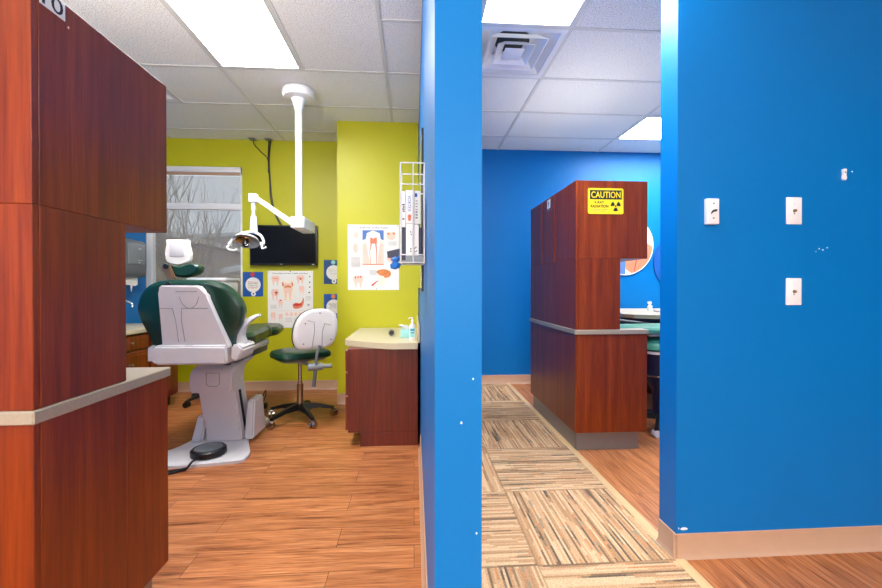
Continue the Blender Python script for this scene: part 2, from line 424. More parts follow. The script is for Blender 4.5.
# walls
T = 0.12
bm = NB(); box(bm, XL - T, XL, YF, YB, 0, CEIL); struct('wall_left', bm, 'blue', 'blue wall with the towel dispenser', 'wall')
WX0, WX1, WZ0, WZ1 = -2.898, -1.885, 0.80, 2.46
bm = NB()
box(bm, WX1, 0.043, YB, YB + T, 0, CEIL)
box(bm, WX0, WX1, YB, YB + T, 0, WZ0); box(bm, WX0, WX1, YB, YB + T, WZ1, CEIL)
struct('wall_back', bm, 'green', 'lime green wall with the window', 'wall')
bm = NB(); box(bm, -0.748, 0.043, 4.06, YB - 0.001, 0, CEIL); struct('wall_chase', bm, 'green', 'lime green wall section standing forward', 'wall')
bm = NB(); box(bm, 0.047, 0.155, 0.93, 4.78, 0, CEIL); wp = struct('wall_partition', bm, 'blue', 'narrow blue partition wall between room and corridor', 'wall')
bm = NB(); box(bm, 0.155, 4.3, 4.78, 4.88, 0, CEIL); struct('wall_hall_back', bm, 'blue', 'blue wall at the end of the corridor', 'wall')
bm = NB(); box(bm, 1.10, 4.2, 1.65, 1.768, 0, CEIL); wr = struct('wall_right', bm, 'blue', 'blue wall with the white switch plates', 'wall')
bm = NB(); box(bm, 4.2, 4.3, YF, 4.78, 0, CEIL); struct('wall_far_right', bm, 'blue')
FX0, FX1, FZ0, FZ1 = -2.6, 1.2, 0.9, 2.5
bm = NB(); box(bm, -3.0, FX0, YF - 0.1, YF, 0, CEIL); box(bm, FX1, 4.3, YF - 0.1, YF, 0, CEIL); box(bm, FX0, FX1, YF - 0.1, YF, 0, FZ0); box(bm, FX0, FX1, YF - 0.1, YF, FZ1, CEIL)
struct('wall_front', bm, 'white_wall', 'off white wall behind the camera with an opening for the added window', 'wall')
bm = NB()
for k in range(5): xx = FX0 + (FX1 - FX0) * k / 4; box(bm, xx - .025, xx + .025, YF - .07, YF - .02, FZ0, FZ1)
box(bm, FX0, FX1, YF - .07, YF - .02, FZ0, FZ0 + .05); box(bm, FX0, FX1, YF - .07, YF - .02, FZ1 - .05, FZ1)
struct('window_added', bm, 'white', 'wide unseen window added behind the camera', 'window')  # unseen window, added so fill light can enter from behind
ld = bpy.data.lights.new('front_fill_light', 'AREA'); ld.shape = 'RECTANGLE'; ld.size = FX1 - FX0; ld.size_y = FZ1 - FZ0; ld.energy = 85; ld.color = (1.0, 0.92, 0.80)  # warm fill light added in the unseen window opening
lo_ = bpy.data.objects.new('front_fill_light', ld); COL.objects.link(lo_); lo_.location = ((FX0 + FX1) / 2, YF - 0.12, (FZ0 + FZ1) / 2); lo_.rotation_euler = (R(90), 0, 0)

# chips in the paint
def chip(x, z, w, h, seed):
    random.seed(seed); b = NB()
    prism(b, [(x + w * math.cos(a) * random.uniform(0.6, 1), z + h * math.sin(a) * random.uniform(0.6, 1)) for a in [2 * PI * i / 9 for i in range(9)]], 1.6494, 1.6506, 'Y')
    return b
for i, (x, z, w, h) in enumerate([(1.135, 0.122, 0.018, 0.008), (1.112, 0.124, 0.003, 0.005), (1.884, 1.638, 0.004, 0.003), (1.735, 1.305, 0.003, 0.003), (1.752, 1.300, 0.004, 0.003), (1.772, 1.309, 0.003, 0.003), (1.72, 1.292, 0.002, 0.002)]):
    obj('paint_chip', chip(x, z, w, h, i), 'chip', wr)
for (x, z, r) in ((0.135, 0.93, 0.0018), (0.108, 0.83, 0.0022), (0.143, 0.575, 0.0018)):
    b = NB(); prism(b, ell(x, z, r, r * 1.4, 8), 0.9294, 0.9306, 'Y'); obj('paint_chip', b, 'chip', wp)

# cove baseboards: profile (out from wall, height)
COVE = [(0.0, 0.0), (0.018, 0.0), (0.013, 0.006), (0.005, 0.02), (0.004, 0.1), (0.0, 0.102)]
def cove_x(bm, x0, x1, y, sgn=-1):
    loft(bm, [[(x, y + sgn * d, h) for d, h in COVE] for x in (x0, x1)])
def cove_y(bm, y0, y1, x, sgn=-1):
    loft(bm, [[(x + sgn * d, y, h) for d, h in COVE] for y in (y0, y1)])
bm = NB(); cove_x(bm, 1.086, 4.2, 1.65); cove_y(bm, 1.637, 1.768, 1.10); struct('baseboard_right', bm, 'cove', 'beige cove base along the blue right wall', 'baseboard')
bm = NB(); cove_x(bm, 0.155, 4.2, 4.78); struct('baseboard_hall', bm, 'cove', 'beige cove base at the corridor end', 'baseboard')
bm = NB(); cove_x(bm, -2.9, -0.748, 4.65); struct('baseboard_back', bm, 'cove', 'beige cove base under the window', 'baseboard')
bm = NB(); cove_x(bm, -0.748, -0.52, 4.06); struct('baseboard_chase', bm, 'cove', 'beige cove base on the forward green wall', 'baseboard')
bm = NB(); cove_y(bm, 0.93, 2.9, 0.047); struct('baseboard_partition', bm, 'cove', 'beige cove base along the partition', 'baseboard')

# window
bm = NB()
f = 0.05
box(bm, WX0, WX1, 4.655, 4.735, WZ1 - 0.06, WZ1, 0.004); box(bm, WX0, WX1, 4.655, 4.735, WZ0, WZ0 + f, 0.004)
box(bm, WX0, WX0 + f, 4.655, 4.735, WZ0, WZ1, 0.004); box(bm, WX1 - 0.022, WX1, 4.655, 4.735, WZ0, WZ1, 0.004)
win = struct('window_1', bm, 'white', 'white framed window with a bare tree outside', 'window')
bm = NB(); box(bm, WX0 + f, WX1 - 0.022, 4.668, 4.722, 1.995, 2.062, 0.004); obj('meeting_rail', bm, 'white', win)
bm = NB(); box(bm, WX0 + f, WX1 - 0.022, 4.672, 4.70, 2.375, 2.398, 0.003); obj('shade_cassette', bm, 'cove', win)
for z0, z1, y in ((WZ0 + f, 2.0, 4.685), (2.055, 2.40, 4.705)):
    bm = NB(); box(bm, WX0 + f, WX1 - 0.022, y, y + 0.004, z0, z1); obj('pane', bm, 'glass', win)
bm = NB(); box(bm, WX0 + f + .004, WX1 - 0.026, 4.7255, 4.7265, 0.86, 2.375); obj('solar_shade', bm, 'shade', win)
bm = NB(); box(bm, WX0 + .004, WX1 + 0.02, 4.60, 4.649, WZ0 - 0.03, WZ0 - 0.002, 0.004); obj('sill', bm, 'white', win)

# ---------------------------------------------------------------- outside the window
bm = NB(); box(bm, -16, 8, 4.95, 26, -0.3, -0.25); struct('ground_outside', bm, 'ground', 'pale winter lawn outside the window', 'ground')
def gable_house(name, x0, x1, y0, y1, h, rise, wall, label):
    t = thing(name, label, 'building', ((x0 + x1) / 2, (y0 + y1) / 2, -0.25))
    b = NB(); box(b, x0, x1, y0, y1, -0.25, h)
    for k in range(int((h + 0.2) / 0.2)): box(b, x0 - 0.006, x1 + 0.006, y0 - 0.012, y0, -0.24 + k * 0.2, -0.075 + k * 0.2)
    obj('siding', b, wall, t)
    xm = (x0 + x1) / 2; b = NB()
    prism(b, [(x0 - 0.3, h), (x1 + 0.3, h), (xm + 0.1, h + rise), (xm - 0.1, h + rise)], y0 - 0.25, y1 + 0.2, 'Y'); obj('roof', b, 'siding_grey', t)
    b = NB()
    for s, xe in ((1, x0 - 0.3), (-1, x1 + 0.3)):
        prism(b, [(xe, h - 0.02), (xe, h + 0.1), (xm, h + rise + 0.1), (xm, h + rise - 0.02)], y0 - 0.29, y0 - 0.251, 'Y')
    obj('fascia', b, 'roof', t); return t
gable_house('house', -9.6, -4.75, 9.0, 13, 2.05, 0.75, 'siding', 'beige sided house seen through the left of the window')
gable_house('garage', -3.95, -1.6, 9.6, 12.5, 1.45, 0.3, 'siding_grey', 'low brown garage seen through the right of the window')
gable_house('long_house', -14, 3.0, 15.0, 18, 2.4, 0.6, 'siding_grey', 'long pale house farthest beyond the window')
def bare_tree(loc, seed, h):
    random.seed(seed); b = NB()
    def grow(p, d, L, r, lev):
        pts = [p]; q = p.copy(); dd = d.copy()
        for k in range(4):
            dd = (dd + Vector((random.uniform(-.14, .14), random.uniform(-.14, .14), random.uniform(-.02, .12)))).normalized(); q = q + dd * L / 4; pts.append(q.copy())
        tube(b, pts, [r * (1 - 0.14 * k) for k in range(5)], 5)
        if lev == 0: return
        for k in range(5 if lev > 1 else 4):
            s = pts[random.randint(1, 4)]; a = random.uniform(0, 2 * PI); sp = random.uniform(0.25, 0.6)
            nd = (dd + Vector((math.cos(a) * sp, math.sin(a) * sp, 0.15))).normalized()
            grow(s, nd, L * random.uniform(.65, .95), r * 0.5, lev - 1)
    grow(Vector(loc), Vector((0, 0, 1)), h, h * 0.04, 4)
    return b
single('bare_tree', bare_tree((-3.45, 6.7, -0.25), 4, 1.35), 'bark', 'leafless pale tree right outside the window', 'tree')
single('bare_tree', bare_tree((-6.4, 21.0, -0.25), 9, 4.6), 'bark', 'larger leafless tree standing behind all the houses', 'tree')

# ---------------------------------------------------------------- ceiling lights and vents
LL = ['bright ceiling light panel over the dental chair', 'bright ceiling light panel beside the air vent in the corridor',
      'ceiling light panel farthest away above the cabinet with the caution sign', 'added unseen ceiling light panel over the floor left of the camera',
      'added unseen ceiling light panel over the floor right of the camera', 'added unseen ceiling light panel over the bay behind the right wall']
for (x0, x1, y0, y1), lb in zip(lights, LL):
    t = thing('ceiling_light', lb, 'light', ((x0 + x1) / 2, (y0 + y1) / 2, CEIL), 'ceiling light panels')
    b = NB(); w = 0.028; z0, z1 = CEIL - 0.007, CEIL + 0.06
    x0 += .002; x1 -= .002; y0 += .002; y1 -= .002
    box(b, x0, x0 + w, y0, y1, z0, z1); box(b, x1 - w, x1, y0, y1, z0, z1); box(b, x0 + w, x1 - w, y0, y0 + w, z0, z1); box(b, x0 + w, x1 - w, y1 - w, y1, z0, z1)
    obj('frame', b, 'grid', t)
    b = NB(); box(b, x0 + w, x1 - w, y0 + w, y1 - w, CEIL - 0.003, CEIL + 0.004); obj('diffuser', b, 'lamp', t)
def vent(x0, x1, y0, y1, lb):
    xc, yc = (x0 + x1) / 2, (y0 + y1) / 2
    t = thing('air_vent', lb, 'vent', (xc, yc, CEIL), 'ceiling air vents'); hs = (x1 - x0) / 2 - 0.003
    b = NB(); box(b, xc - hs, xc + hs, yc - hs, yc + hs, CEIL + 0.115, CEIL + 0.12); obj('backing', b, 'white', t)
    b = NB(); frustum(b, (xc, yc + .02, CEIL + 0.095), (xc, yc + .02, CEIL + 0.1145), 0.12, 0.12, 28); obj('duct_opening', b, 'black', t)
    def ring(h0, z0, h1, z1, th=0.006):
        q = lambda h, z: [(xc - h, yc - h, z), (xc + h, yc - h, z), (xc + h, yc + h, z), (xc - h, yc + h, z)]
        b = NB(); loft(b, [q(h0, z0), q(h1, z1), q(h1 - th, z1), q(h0 - th, z0)], caps=False)
        # close the loop
        bm_v = list(b.verts); n = 4
        for i in range(4):
            j = (i + 1) % 4; b.faces.new((bm_v[i], bm_v[j], bm_v[12 + j], bm_v[12 + i]))
        return b
    b = ring(hs, CEIL - 0.006, hs - 0.04, CEIL - 0.004, 0.001); obj('frame', b, 'white', t)
    for h0, h1, z0, z1 in ((0.262, 0.19, 0.0, 0.075), (0.195, 0.13, -0.004, 0.06), (0.128, 0.07, -0.006, 0.045)):
        obj('louver', ring(h0, CEIL + z0, h1, CEIL + z1), 'white', t)
    b = NB(); box(b, xc - 0.066, xc + 0.066, yc - 0.066, yc + 0.066, CEIL - 0.004, CEIL + 0.004, 0.002); obj('centre_plate', b, 'white', t)
    for xa, xb in ((x0 + .003, xc - hs + 0.012), (xc + hs - 0.012, x1 - .003)):
        b = NB(); box(b, xa, xb, y0 + .003, y1 - .003, CEIL, CEIL + 0.115); obj('housing', b, 'white', t)
vent(*vents[0], 'square white louvered air vent in the corridor ceiling')
vent(*vents[1], 'white air vent at the upper edge of the dark cabinet on the left')

# ---------------------------------------------------------------- the two cabinet towers
def tower(fm, lab, wide, D):
    """fm maps local (along, depth) boxes into the room; along = from the visible end, depth = from the front"""
    L = 1.09
    def fb(b, a0, a1, d0, d1, z0, z1, bev=0.0015):
        (x0, y0), (x1, y1) = fm(a0, d0), fm(a1, d1); box(b, x0, x1, y0, y1, z0, z1, bev, 1)
    def mid(a, d, z): x, y = fm(a, d); return (x, y, z)
    t = thing('base_cabinet', lab['base'], 'cabinet', mid(L / 2, .26, 0), 'base cabinets of the two towers')
    b = NB(); fb(b, 0, L, 0.002, .30, .13, .812); obj('body', b, 'mahog', t)
    b = NB(); fb(b, 0, wide, .3005, D, .13, .812); obj('end_return', b, 'mahog', t)
    b = NB(); fb(b, 0, L, -.018, 0, .13, .812); obj('front_panel', b, 'mahog', t)
    b = NB(); fb(b, .03, L - .03, .0, .29, 0, .129); fb(b, .03, max(wide - .01, .05), .2905, D - .045, 0, .129); obj('toe_kick', b, 'kick', t)
    b = NB()
    pts = [(-.008, -.026), (-.008, D + .006), (wide + .008, D + .006), (wide + .008, .312), (L + .008, .312), (L + .008, -.026)] if wide < 1 else [(-.008, -.026), (-.008, D + .006), (L + .008, D + .006), (L + .008, -.026)]
    prism(b, [fm(*p) for p in pts], .8125, .845, 'Z'); bmesh.ops.bevel(b, geom=b.edges[:], offset=.003, segments=1, affect='EDGES'); o = single('countertop', b, 'counter', lab['top'], 'countertop', 'tower countertops')
    t = thing('middle_cabinet', lab['mid'], 'cabinet', mid(L / 2, .15, .8455), 'middle cabinets of the two towers')
    b = NB(); fb(b, 0, L, 0.002, .30, .8455, 1.338); obj('body', b, 'mahog', t)
    b = NB(); fb(b, 0, L, -.018, 0, .8455, 1.338); obj('front_panel', b, 'mahog', t)
    t = thing('upper_cabinet', lab['up'], 'cabinet', mid(L / 2, .25, 1.3385), 'upper cabinets of the two towers')
    b = NB(); fb(b, 0, L, 0.002, D, 1.3385, 1.876); obj('body', b, 'mahog', t)
    for a0, a1 in ((0, .405), (.43, .735), (.76, L)):
        b = NB(); fb(b, a0, a1, -.018, 0, 1.3385, 1.876); obj('door', b, 'mahog', t)
    return t
upper_left = tower(lambda a, d: (-0.905 - a, 1.054 + d), dict(
    base='dark red wood base cabinet in the left foreground', top='taupe countertop on the left foreground cabinet',
    mid='plain wood middle cabinet under the number 10 cabinet', up='upper wood cabinet in the left foreground bearing the number 10'), 1.09, .517)
tower(lambda a, d: (1.130 + d, 2.76 + a), dict(
    base='red wood base cabinet with grey toe kick beside the carpet', top='taupe countertop on the red cabinet beside the carpet',
    mid='plain red wood middle cabinet under the caution sign cabinet', up='upper red wood cabinet bearing the yellow caution sign'), .07, .495)

b = NB(); box(b, -0.9045, -0.9025, 1.058, 1.131, 1.829, 1.873, .0005, 1)
t = single('number_sign', b, 'paper', 'white plate reading 10 on the left foreground cabinet', 'sign')
lettering('10', 0.060, 0.040, 'ink', t, (-0.9022, 1.0935, 1.853), '+X')
b = NB(); prism(b, [(1.139, 1.819), (1.145, 1.818), (1.143, 1.825)], -0.9048, -0.9038, 'X'); obj('paint_chip', b, 'pink', upper_left)
b = NB(); box(b, 1.110, 1.1118, 3.29, 3.365, 1.79, 1.86, .0005, 1)
t = single('number_sign', b, 'paper', 'small white number plate on the corridor side of the red cabinet', 'sign')
b = NB(); box(b, 1.1094, 1.1099, 3.29, 3.365, 1.765, 1.788); 
obj('lower_band', b, 'dgrey', t)
lettering('9', 0.03, 0.045, 'ink', t, (1.1097, 3.3275, 1.826), '-X')

# caution sign
sx0, sx1, sz0, sz1, sy = 1.197, 1.449, 1.645, 1.823, 2.756
t = thing('caution_sign', 'yellow and black caution sign on the red upper cabinet', 'sign', ((sx0 + sx1) / 2, sy, sz0))
b = NB(); r_ = .012
poly = []
for (cx_, cz_, a0) in ((sx1 - r_, sz1 - r_, 0), (sx0 + r_, sz1 - r_, 90), (sx0 + r_, sz0 + r_, 180), (sx1 - r_, sz0 + r_, 270)):
    for k in range(5): a = R(a0 + k * 22.5); poly.append((cx_ + r_ * math.cos(a), cz_ + r_ * math.sin(a)))
prism(b, poly, sy, sy + .0035, 'Y'); obj('plate', b, 'yellow', t)
b = NB(); box(b, sx0 + .013, sx1 - .013, sy - .0006, sy, sz1 - .077, sz1 - .013); obj('header_band', b, 'ink', t)
lettering('CAUTION', .208, .044, 'yellow', t, ((sx0 + sx1) / 2, sy - .0009, sz1 - .045), '-Y', bold=0.012)
lettering('X-RAY', .072, .018, 'ink', t, (sx0 + .078, sy - .0004, sz1 - .097), '-Y', bold=0.03)
lettering('RADIATION', .126, .020, 'ink', t, (sx0 + .081, sy - .0004, sz1 - .124), '-Y', bold=0.03)
b = NB()
for k, (w_, n_) in enumerate(((.12, 7), (.105, 6))):
    z_ = sz1 - .148 - k * .012; x_ = sx0 + .02
    for i in range(n_):
        ww = w_ / n_ * (0.55 + 0.3 * ((i * 7 + k * 3) % 4) / 4); box(b, x_, x_ + ww, sy - .0004, sy, z_, z_ + .004); x_ += w_ / n_
obj('small_print', b, 'dgrey', t)
b = NB(); tx, tz = sx0 + .196, sz1 - .122
prism(b, ell(tx, tz, .006, .006, 12), sy - .0006, sy, 'Y')
for a0 in (0, 120, 240):
    pts = []
    for k in range(6): a = R(a0 + 60 * k / 5); pts.append((tx + .036 * math.cos(a), tz + .036 * math.sin(a)))
    for k in range(5, -1, -1): a = R(a0 + 60 * k / 5); pts.append((tx + .011 * math.cos(a), tz + .011 * math.sin(a)))
    prism(b, pts, sy - .0006, sy, 'Y')
obj('trefoil', b, 'ink', t)

# ---------------------------------------------------------------- plates on the right wall
def screw(b, x, z, y=1.642, r=.0035): frustum(b, (x, y, z), (x, y - .0012, z), r, r, 10)
for (x, z, lb) in ((1.615, 1.465, 'upper of the two white jack plates on the blue wall'), (1.616, 1.121, 'lower of the two white jack plates on the blue wall')):
    t = thing('wall_plate', lb, 'wall plate', (x, 1.65, z - .057), 'jack plates on the blue wall')
    b = NB(); box(b, x - .035, x + .035, 1.6435, 1.6495, z - .0575, z + .0575, .003); obj('plate', b, 'white', t)
    b = NB(); frustum(b, (x, 1.6435, z), (x, 1.636, z), .007, .006, 12); obj('jack', b, 'bracket', t)
    b = NB(); screw(b, x, z + .03, 1.6435); obj('screw', b, 'grid', t)
    b = NB(); screw(b, x - .001, z - .012, 1.6435, .003); obj('screw', b, 'dgrey', t)
x, z = 1.243, 1.456
t = thing('outlet_box', 'thick white box with a black cord grommet, nearest the wall corner', 'wall plate', (x, 1.65, z - .058))
b = NB(); box(b, x - .027, x + .027, 1.632, 1.6495, z - .054, z + .054, .003); obj('box', b, 'white', t)
b = NB(); box(b, x - .025, x + .025, 1.6285, 1.6319, z - .052, z + .052, .0015); obj('cover', b, 'white', t)
b = NB(); prism(b, sm2([(x - .013, z - .012), (x - .004, z + .004), (x + .013, z + .007), (x + .010, z - .001), (x - .002, z - .004)]), 1.624, 1.6283, 'Y'); obj('grommet', b, 'black', t)
for dz in (.032, -.029):
    b = NB(); screw(b, x, z + dz, 1.6283, .0035); obj('screw', b, 'dgrey', t)
t = thing('cable_clip', 'small white cable clip high on the blue wall', 'clip', (1.842, 1.65, 1.605))
b = NB(); prism(b, sm2([(1.835, 1.645), (1.849, 1.645), (1.847, 1.625), (1.85, 1.607), (1.842, 1.598), (1.834, 1.606), (1.836, 1.625)]), 1.64, 1.6495, 'Y'); obj('clip', b, 'white', t)
b = NB(); screw(b, 1.842, 1.632, 1.64, .003); obj('screw', b, 'dgrey', t)

# ---------------------------------------------------------------- corridor end: discs, counter, chair
for (x, z, r, lb) in ((2.515, 1.645, .362, 'round photo disc on the blue wall behind the red cabinet'), (3.245, 1.44, .362, 'round dark blue disc on the wall at the right')):
    t = thing('wall_disc', lb, 'picture', (x, 4.78, z - r))
    b = NB(); frustum(b, (x, 4.779, z), (x, 4.762, z), r, r, 64); obj('disc', b, 'paper' if x < 3 else 'fblue', t)
    if x < 3:
        def inside(pts): return [(x + (u * .97), z + (v * .97)) for u, v in pts]
        c = lambda a, q=r: (q * math.cos(R(a)), q * math.sin(R(a)))
        b = NB(); prism(b, inside([c(a) for a in range(-75, 5, 8)] + [(.2, .09), (.05, .02), (0, -.12), (.02, -.3)]), 4.7605, 4.762, 'Y'); obj('print', b, 'salmon', t)
        b = NB(); prism(b, inside([c(a) for a in range(-130, -84, 6)] + [(.02, -.12), (-.2, -.1)]), 4.7605, 4.762, 'Y'); obj('print', b, 'pblue', t)
        b = NB(); prism(b, inside([(.12, -.33), (.13, -.33), (.17, -.15), (.155, -.15)]), 4.7598, 4.7604, 'Y'); prism(b, inside([(.23, .08), (.27, .14), (.24, .17)]), 4.7598, 4.7604, 'Y'); obj('print', b, 'red', t)
t = thing('round_end_counter', 'cream round ended counter with a dark base behind the red cabinet', 'counter', (2.8, 4.3, 0))
b = NB(); prism(b, [(2.47, 4.76), (2.16, 4.2), (1.99, 3.82), (2.04, 3.68), (2.2, 3.6), (2.6, 3.55), (3.4, 3.55), (3.4, 4.76)], .85, .885, 'Z'); obj('top', b, 'counter_cream', t)
b = NB(); box(b, 2.52, 3.38, 4.0, 4.74, 0, .849, .003); obj('cabinet', b, 'mahog_dark', t)
t = thing('spray_bottle', 'small white bottle on the cream round ended counter', 'bottle', (2.53, 4.25, .885))
b = NB(); lathe(b, [(.001, 0), (.024, .0), (.026, .01), (.026, .05), (.010, .065), (.010, .072)], (2.53, 4.25, .8855), 16); obj('body', b, 'white', t)
b = NB(); box(b, 2.508, 2.545, 4.238, 4.262, .958, .985, .005); obj('nozzle', b, 'paper', t)
t = thing('small_tray', 'low white tray with dark items beside the white bottle', 'tray', (2.62, 4.05, .885))
b = NB(); box(b, 2.5, 2.74, 3.95, 4.15, .8855, .905, .006); obj('tray', b, 'white', t)
b = NB(); box(b, 2.6, 2.66, 4.0, 4.08, .9055, .93, .006); obj('pad', b, 'dgrey', t)
t = thing('tool_arm', 'dark thin instrument arm just below the cream counter', 'instrument', (2.02, 3.62, 0))
b = NB(); tube(b, [(1.84, 3.66, .84), (2.06, 3.66, .815), (2.36, 3.66, .775)], .012, 8); obj('arm', b, 'dgrey', t)
b = NB(); frustum(b, (2.36, 3.66, 0.03), (2.36, 3.66, .775), .02, .02, 12); obj('post', b, 'black', t)
b = NB(); frustum(b, (2.36, 3.66, 0.0), (2.36, 3.66, .03), .12, .11, 24); obj('foot', b, 'black', t)
t = thing('exam_chair', 'teal padded exam chair mostly hidden behind the red cabinet', 'chair', (2.6, 3.28, 0))
b = NB(); pillow(b, sm2([(1.74, 3.12), (1.74, 3.44), (2.2, 3.48), (3.0, 3.48), (3.0, 3.06), (2.2, 3.06)]), [(.775, .02), (.78, 0), (.805, 0), (.82, .025)], 'Z', lambda q: (q[0], q[1], q[2] + .05 * max(0, q[0] - 2.05))); obj('seat', b, 'teal', t)
b = NB(); box(b, 1.86, 2.95, 3.12, 3.44, .748, .774, .01); obj('seat_pan', b, 'chairwhite', t)
b = NB(); box(b, 2.45, 2.8, 3.14, 3.42, .0605, .7475, .02); obj('column', b, 'navy', t)
b = NB(); box(b, 2.42, 3.0, 3.05, 3.5, 0, .06, .02); obj('base', b, 'black', t)

def caster(b_fork, b_wheel, x, y, r=.027):
    box(b_fork, x - .018, x + .018, y - .012, y + .022, .03, .066, .006)
    for s in (-1, 1): frustum(b_wheel, (x + s * .006, y, r), (x + s * .024, y, r), r, r, 16)
def five_star(t, cx_, cy_, R0, z, leg, whl, rot, fork='black'):
    for k in range(5):
        a = rot + 2 * PI * k / 5; dx, dy = math.cos(a), math.sin(a); px_, py_ = -dy, dx
        b = NB(); rings = []
        for s, w, zt, zb in ((.03, .026, z + .03, z - .025), (R0 * .55, .02, z + .008, z - .025), (R0, .016, z - .03, z - .05)):
            x_, y_ = cx_ + dx * s, cy_ + dy * s
            rings.append([(x_ + px_ * w, y_ + py_ * w, zb), (x_ - px_ * w, y_ - py_ * w, zb), (x_ - px_ * w * .6, y_ - py_ * w * .6, zt), (x_ + px_ * w * .6, y_ + py_ * w * .6, zt)])
        loft(b, rings); lg = obj('leg', b, leg, t)
        b = NB(); w = NB(); caster(b, w, cx_ + dx * R0, cy_ + dy * R0)
        bmesh.ops.rotate(b, verts=b.verts[:], cent=(cx_ + dx * R0, cy_ + dy * R0, 0), matrix=Matrix.Rotation(a + .6, 3, 'Z'))
        bmesh.ops.rotate(w, verts=w.verts[:], cent=(cx_ + dx * R0, cy_ + dy * R0, 0), matrix=Matrix.Rotation(a + .6, 3, 'Z'))
        c = obj('caster', b, fork, t); obj('wheel', w, whl, c)
t = thing('teal_stool', 'small stool with a teal seat and dark base right of the red cabinet', 'stool', (1.99, 3.20, 0))
sx_, sy_ = 1.99, 3.20
b = NB(); lathe(b, [(.001, .635), (.15, .637), (.18, .65), (.18, .67), (.16, .70), (.09, .725), (.001, .73)], (sx_, sy_, 0), 32); obj('seat', b, 'teal', t)
b = NB(); lathe(b, [(.001, .61), (.165, .612), (.165, .632), (.001, .6345)], (sx_, sy_, 0), 32); obj('seat_pan', b, 'chairwhite', t)
b = NB(); lathe(b, [(.05, .12), (.06, .3), (.13, .44), (.15, .6095)], (sx_, sy_, 0), 24); obj('shroud', b, 'navy', t)
b = NB(); tube(b, [(sx_ + .16 * math.cos(a), sy_ + .16 * math.sin(a), .44) for a in [PI * 2 * k / 24 for k in range(25)]], .008, 8); obj('foot_ring', b, 'chrome', t)
five_star(t, sx_, sy_, .25, .10, 'black', 'white', .3)

# ---------------------------------------------------------------- desk against the partition (treatment room)
t = thing('desk_cabinet', 'dark red wood desk cabinet against the blue partition', 'cabinet', (-.25, 3.4, 0))
b = NB(); box(b, -.47, .026, 2.955, 4.04, .10, .70, .002, 1); obj('body', b, 'mahog_dark', t)
b = NB(); box(b, -.385, .026, 2.955, 4.04, 0, .0995, .001, 1); obj('plinth', b, 'mahog_dark', t)
for z0, z1 in ((.115, .36), (.368, .53), (.538, .69)):
    b = NB(); box(b, -.49, -.4705, 2.965, 3.55, z0, z1, .003, 1); d = obj('drawer', b, 'mahog_cab', t)
    b = NB(); tube(b, spline([(-.49, 3.2, (z0 + z1) / 2), (-.508, 3.21, (z0 + z1) / 2), (-.508, 3.31, (z0 + z1) / 2), (-.49, 3.32, (z0 + z1) / 2)], 4), .004, 8); obj('handle', b, 'chrome', d)
b = NB(); box(b, -.49, -.4705, 3.56, 4.03, .115, .69, .003, 1); obj('door', b, 'mahog_cab', t)
b = NB(); prism(b, [(-.525, 4.04), (-.525, 3.16), (-.49, 3.10), (-.20, 2.925), (-.15, 2.91), (.026, 2.91), (.026, 4.04)], .7005, .742, 'Z'); single('countertop', b, 'counter_cream', 'cream angled desk top on the dark red desk cabinet', 'countertop')
b = NB(); box(b, .027, .0425, 2.93, 4.04, .7425, .86, .002, 1); single('side_splash', b, 'counter_cream', 'cream splash strip standing on the desk against the partition', 'splash')
# things on the desk
t = thing('sanitizer_bottle', 'clear pump bottle of hand sanitizer on the desk', 'bottle', (-.018, 3.06, .742))
b = NB(); rings = []
for s, h in ((.9, 0), (1, .006), (1, .10), (.8, .118), (.34, .13), (.34, .14)):
    rings.append([(-.012 + .024 * s * math.cos(a), 3.06 + .018 * s * math.sin(a), .7425 + h) for a in [2 * PI * k / 20 for k in range(20)]])
loft(b, rings); obj('bottle', b, 'white', t)
b = NB(); lathe(b, [(.01, .14), (.01, .155), (.004, .156), (.004, .172), (.001, .172)], (-.012, 3.06, .7425), 12); tube(b, [(-.012, 3.06, .912), (-.03, 3.05, .914), (-.04, 3.045, .906)], .004, 8); obj('pump', b, 'paper', t)
b = NB(); box(b, -.030, .006, 3.0402, 3.0414, .77, .84); obj('bottle_label', b, 'aqua', t)
b = NB(); box(b, -.028, .004, 3.039, 3.040, .818, .828); box(b, -.024, .0, 3.039, 3.040, .80, .806); obj('print', b, 'fblue', t)
t = thing('tissue_box', 'aqua tissue box with white tissue on the desk', 'box', (-.07, 3.28, .742))
b = NB(); box(b, -.105, -.02, 3.22, 3.32, .7425, .805, .003); obj('carton', b, 'aqua', t)
b = NB(); random.seed(3)
ring0 = [(-.065 + .03 * math.cos(a), 3.28 + .03 * math.sin(a), .8055) for a in [2 * PI * k / 14 for k in range(14)]]
ring1 = [(-.082 + .06 * math.cos(a) * random.uniform(.5, 1.1), 3.28 + .05 * math.sin(a) * random.uniform(.5, 1.1), 8.3e-1 + random.uniform(-.008, .014)) for a in [2 * PI * k / 14 for k in range(14)]]
ring2 = [(-.075 + .02 * math.cos(a), 3.28 + .02 * math.sin(a), .838) for a in [2 * PI * k / 14 for k in range(14)]]
loft(b, [ring0, ring1, ring2]); obj('tissue', b, 'paper', t)
t = thing('loupe_cap', 'small round black cap lying on the desk', 'cap', (-.185, 3.38, .742))
b = NB(); lathe(b, [(.001, -.02), (.021, -.02), (.024, -.013), (.024, .013), (.02, .018), (.017, .008), (.001, .006)], (-.185, 3.38, .7665), 24, 'Y'); obj('cap', b, 'black', t)
b = NB(); tube(b, [(-.185 + .019 * math.cos(a), 3.362, .7665 + .019 * math.sin(a)) for a in [2 * PI * k / 24 for k in range(25)]], .004, 6); obj('rim', b, 'dgrey', t)

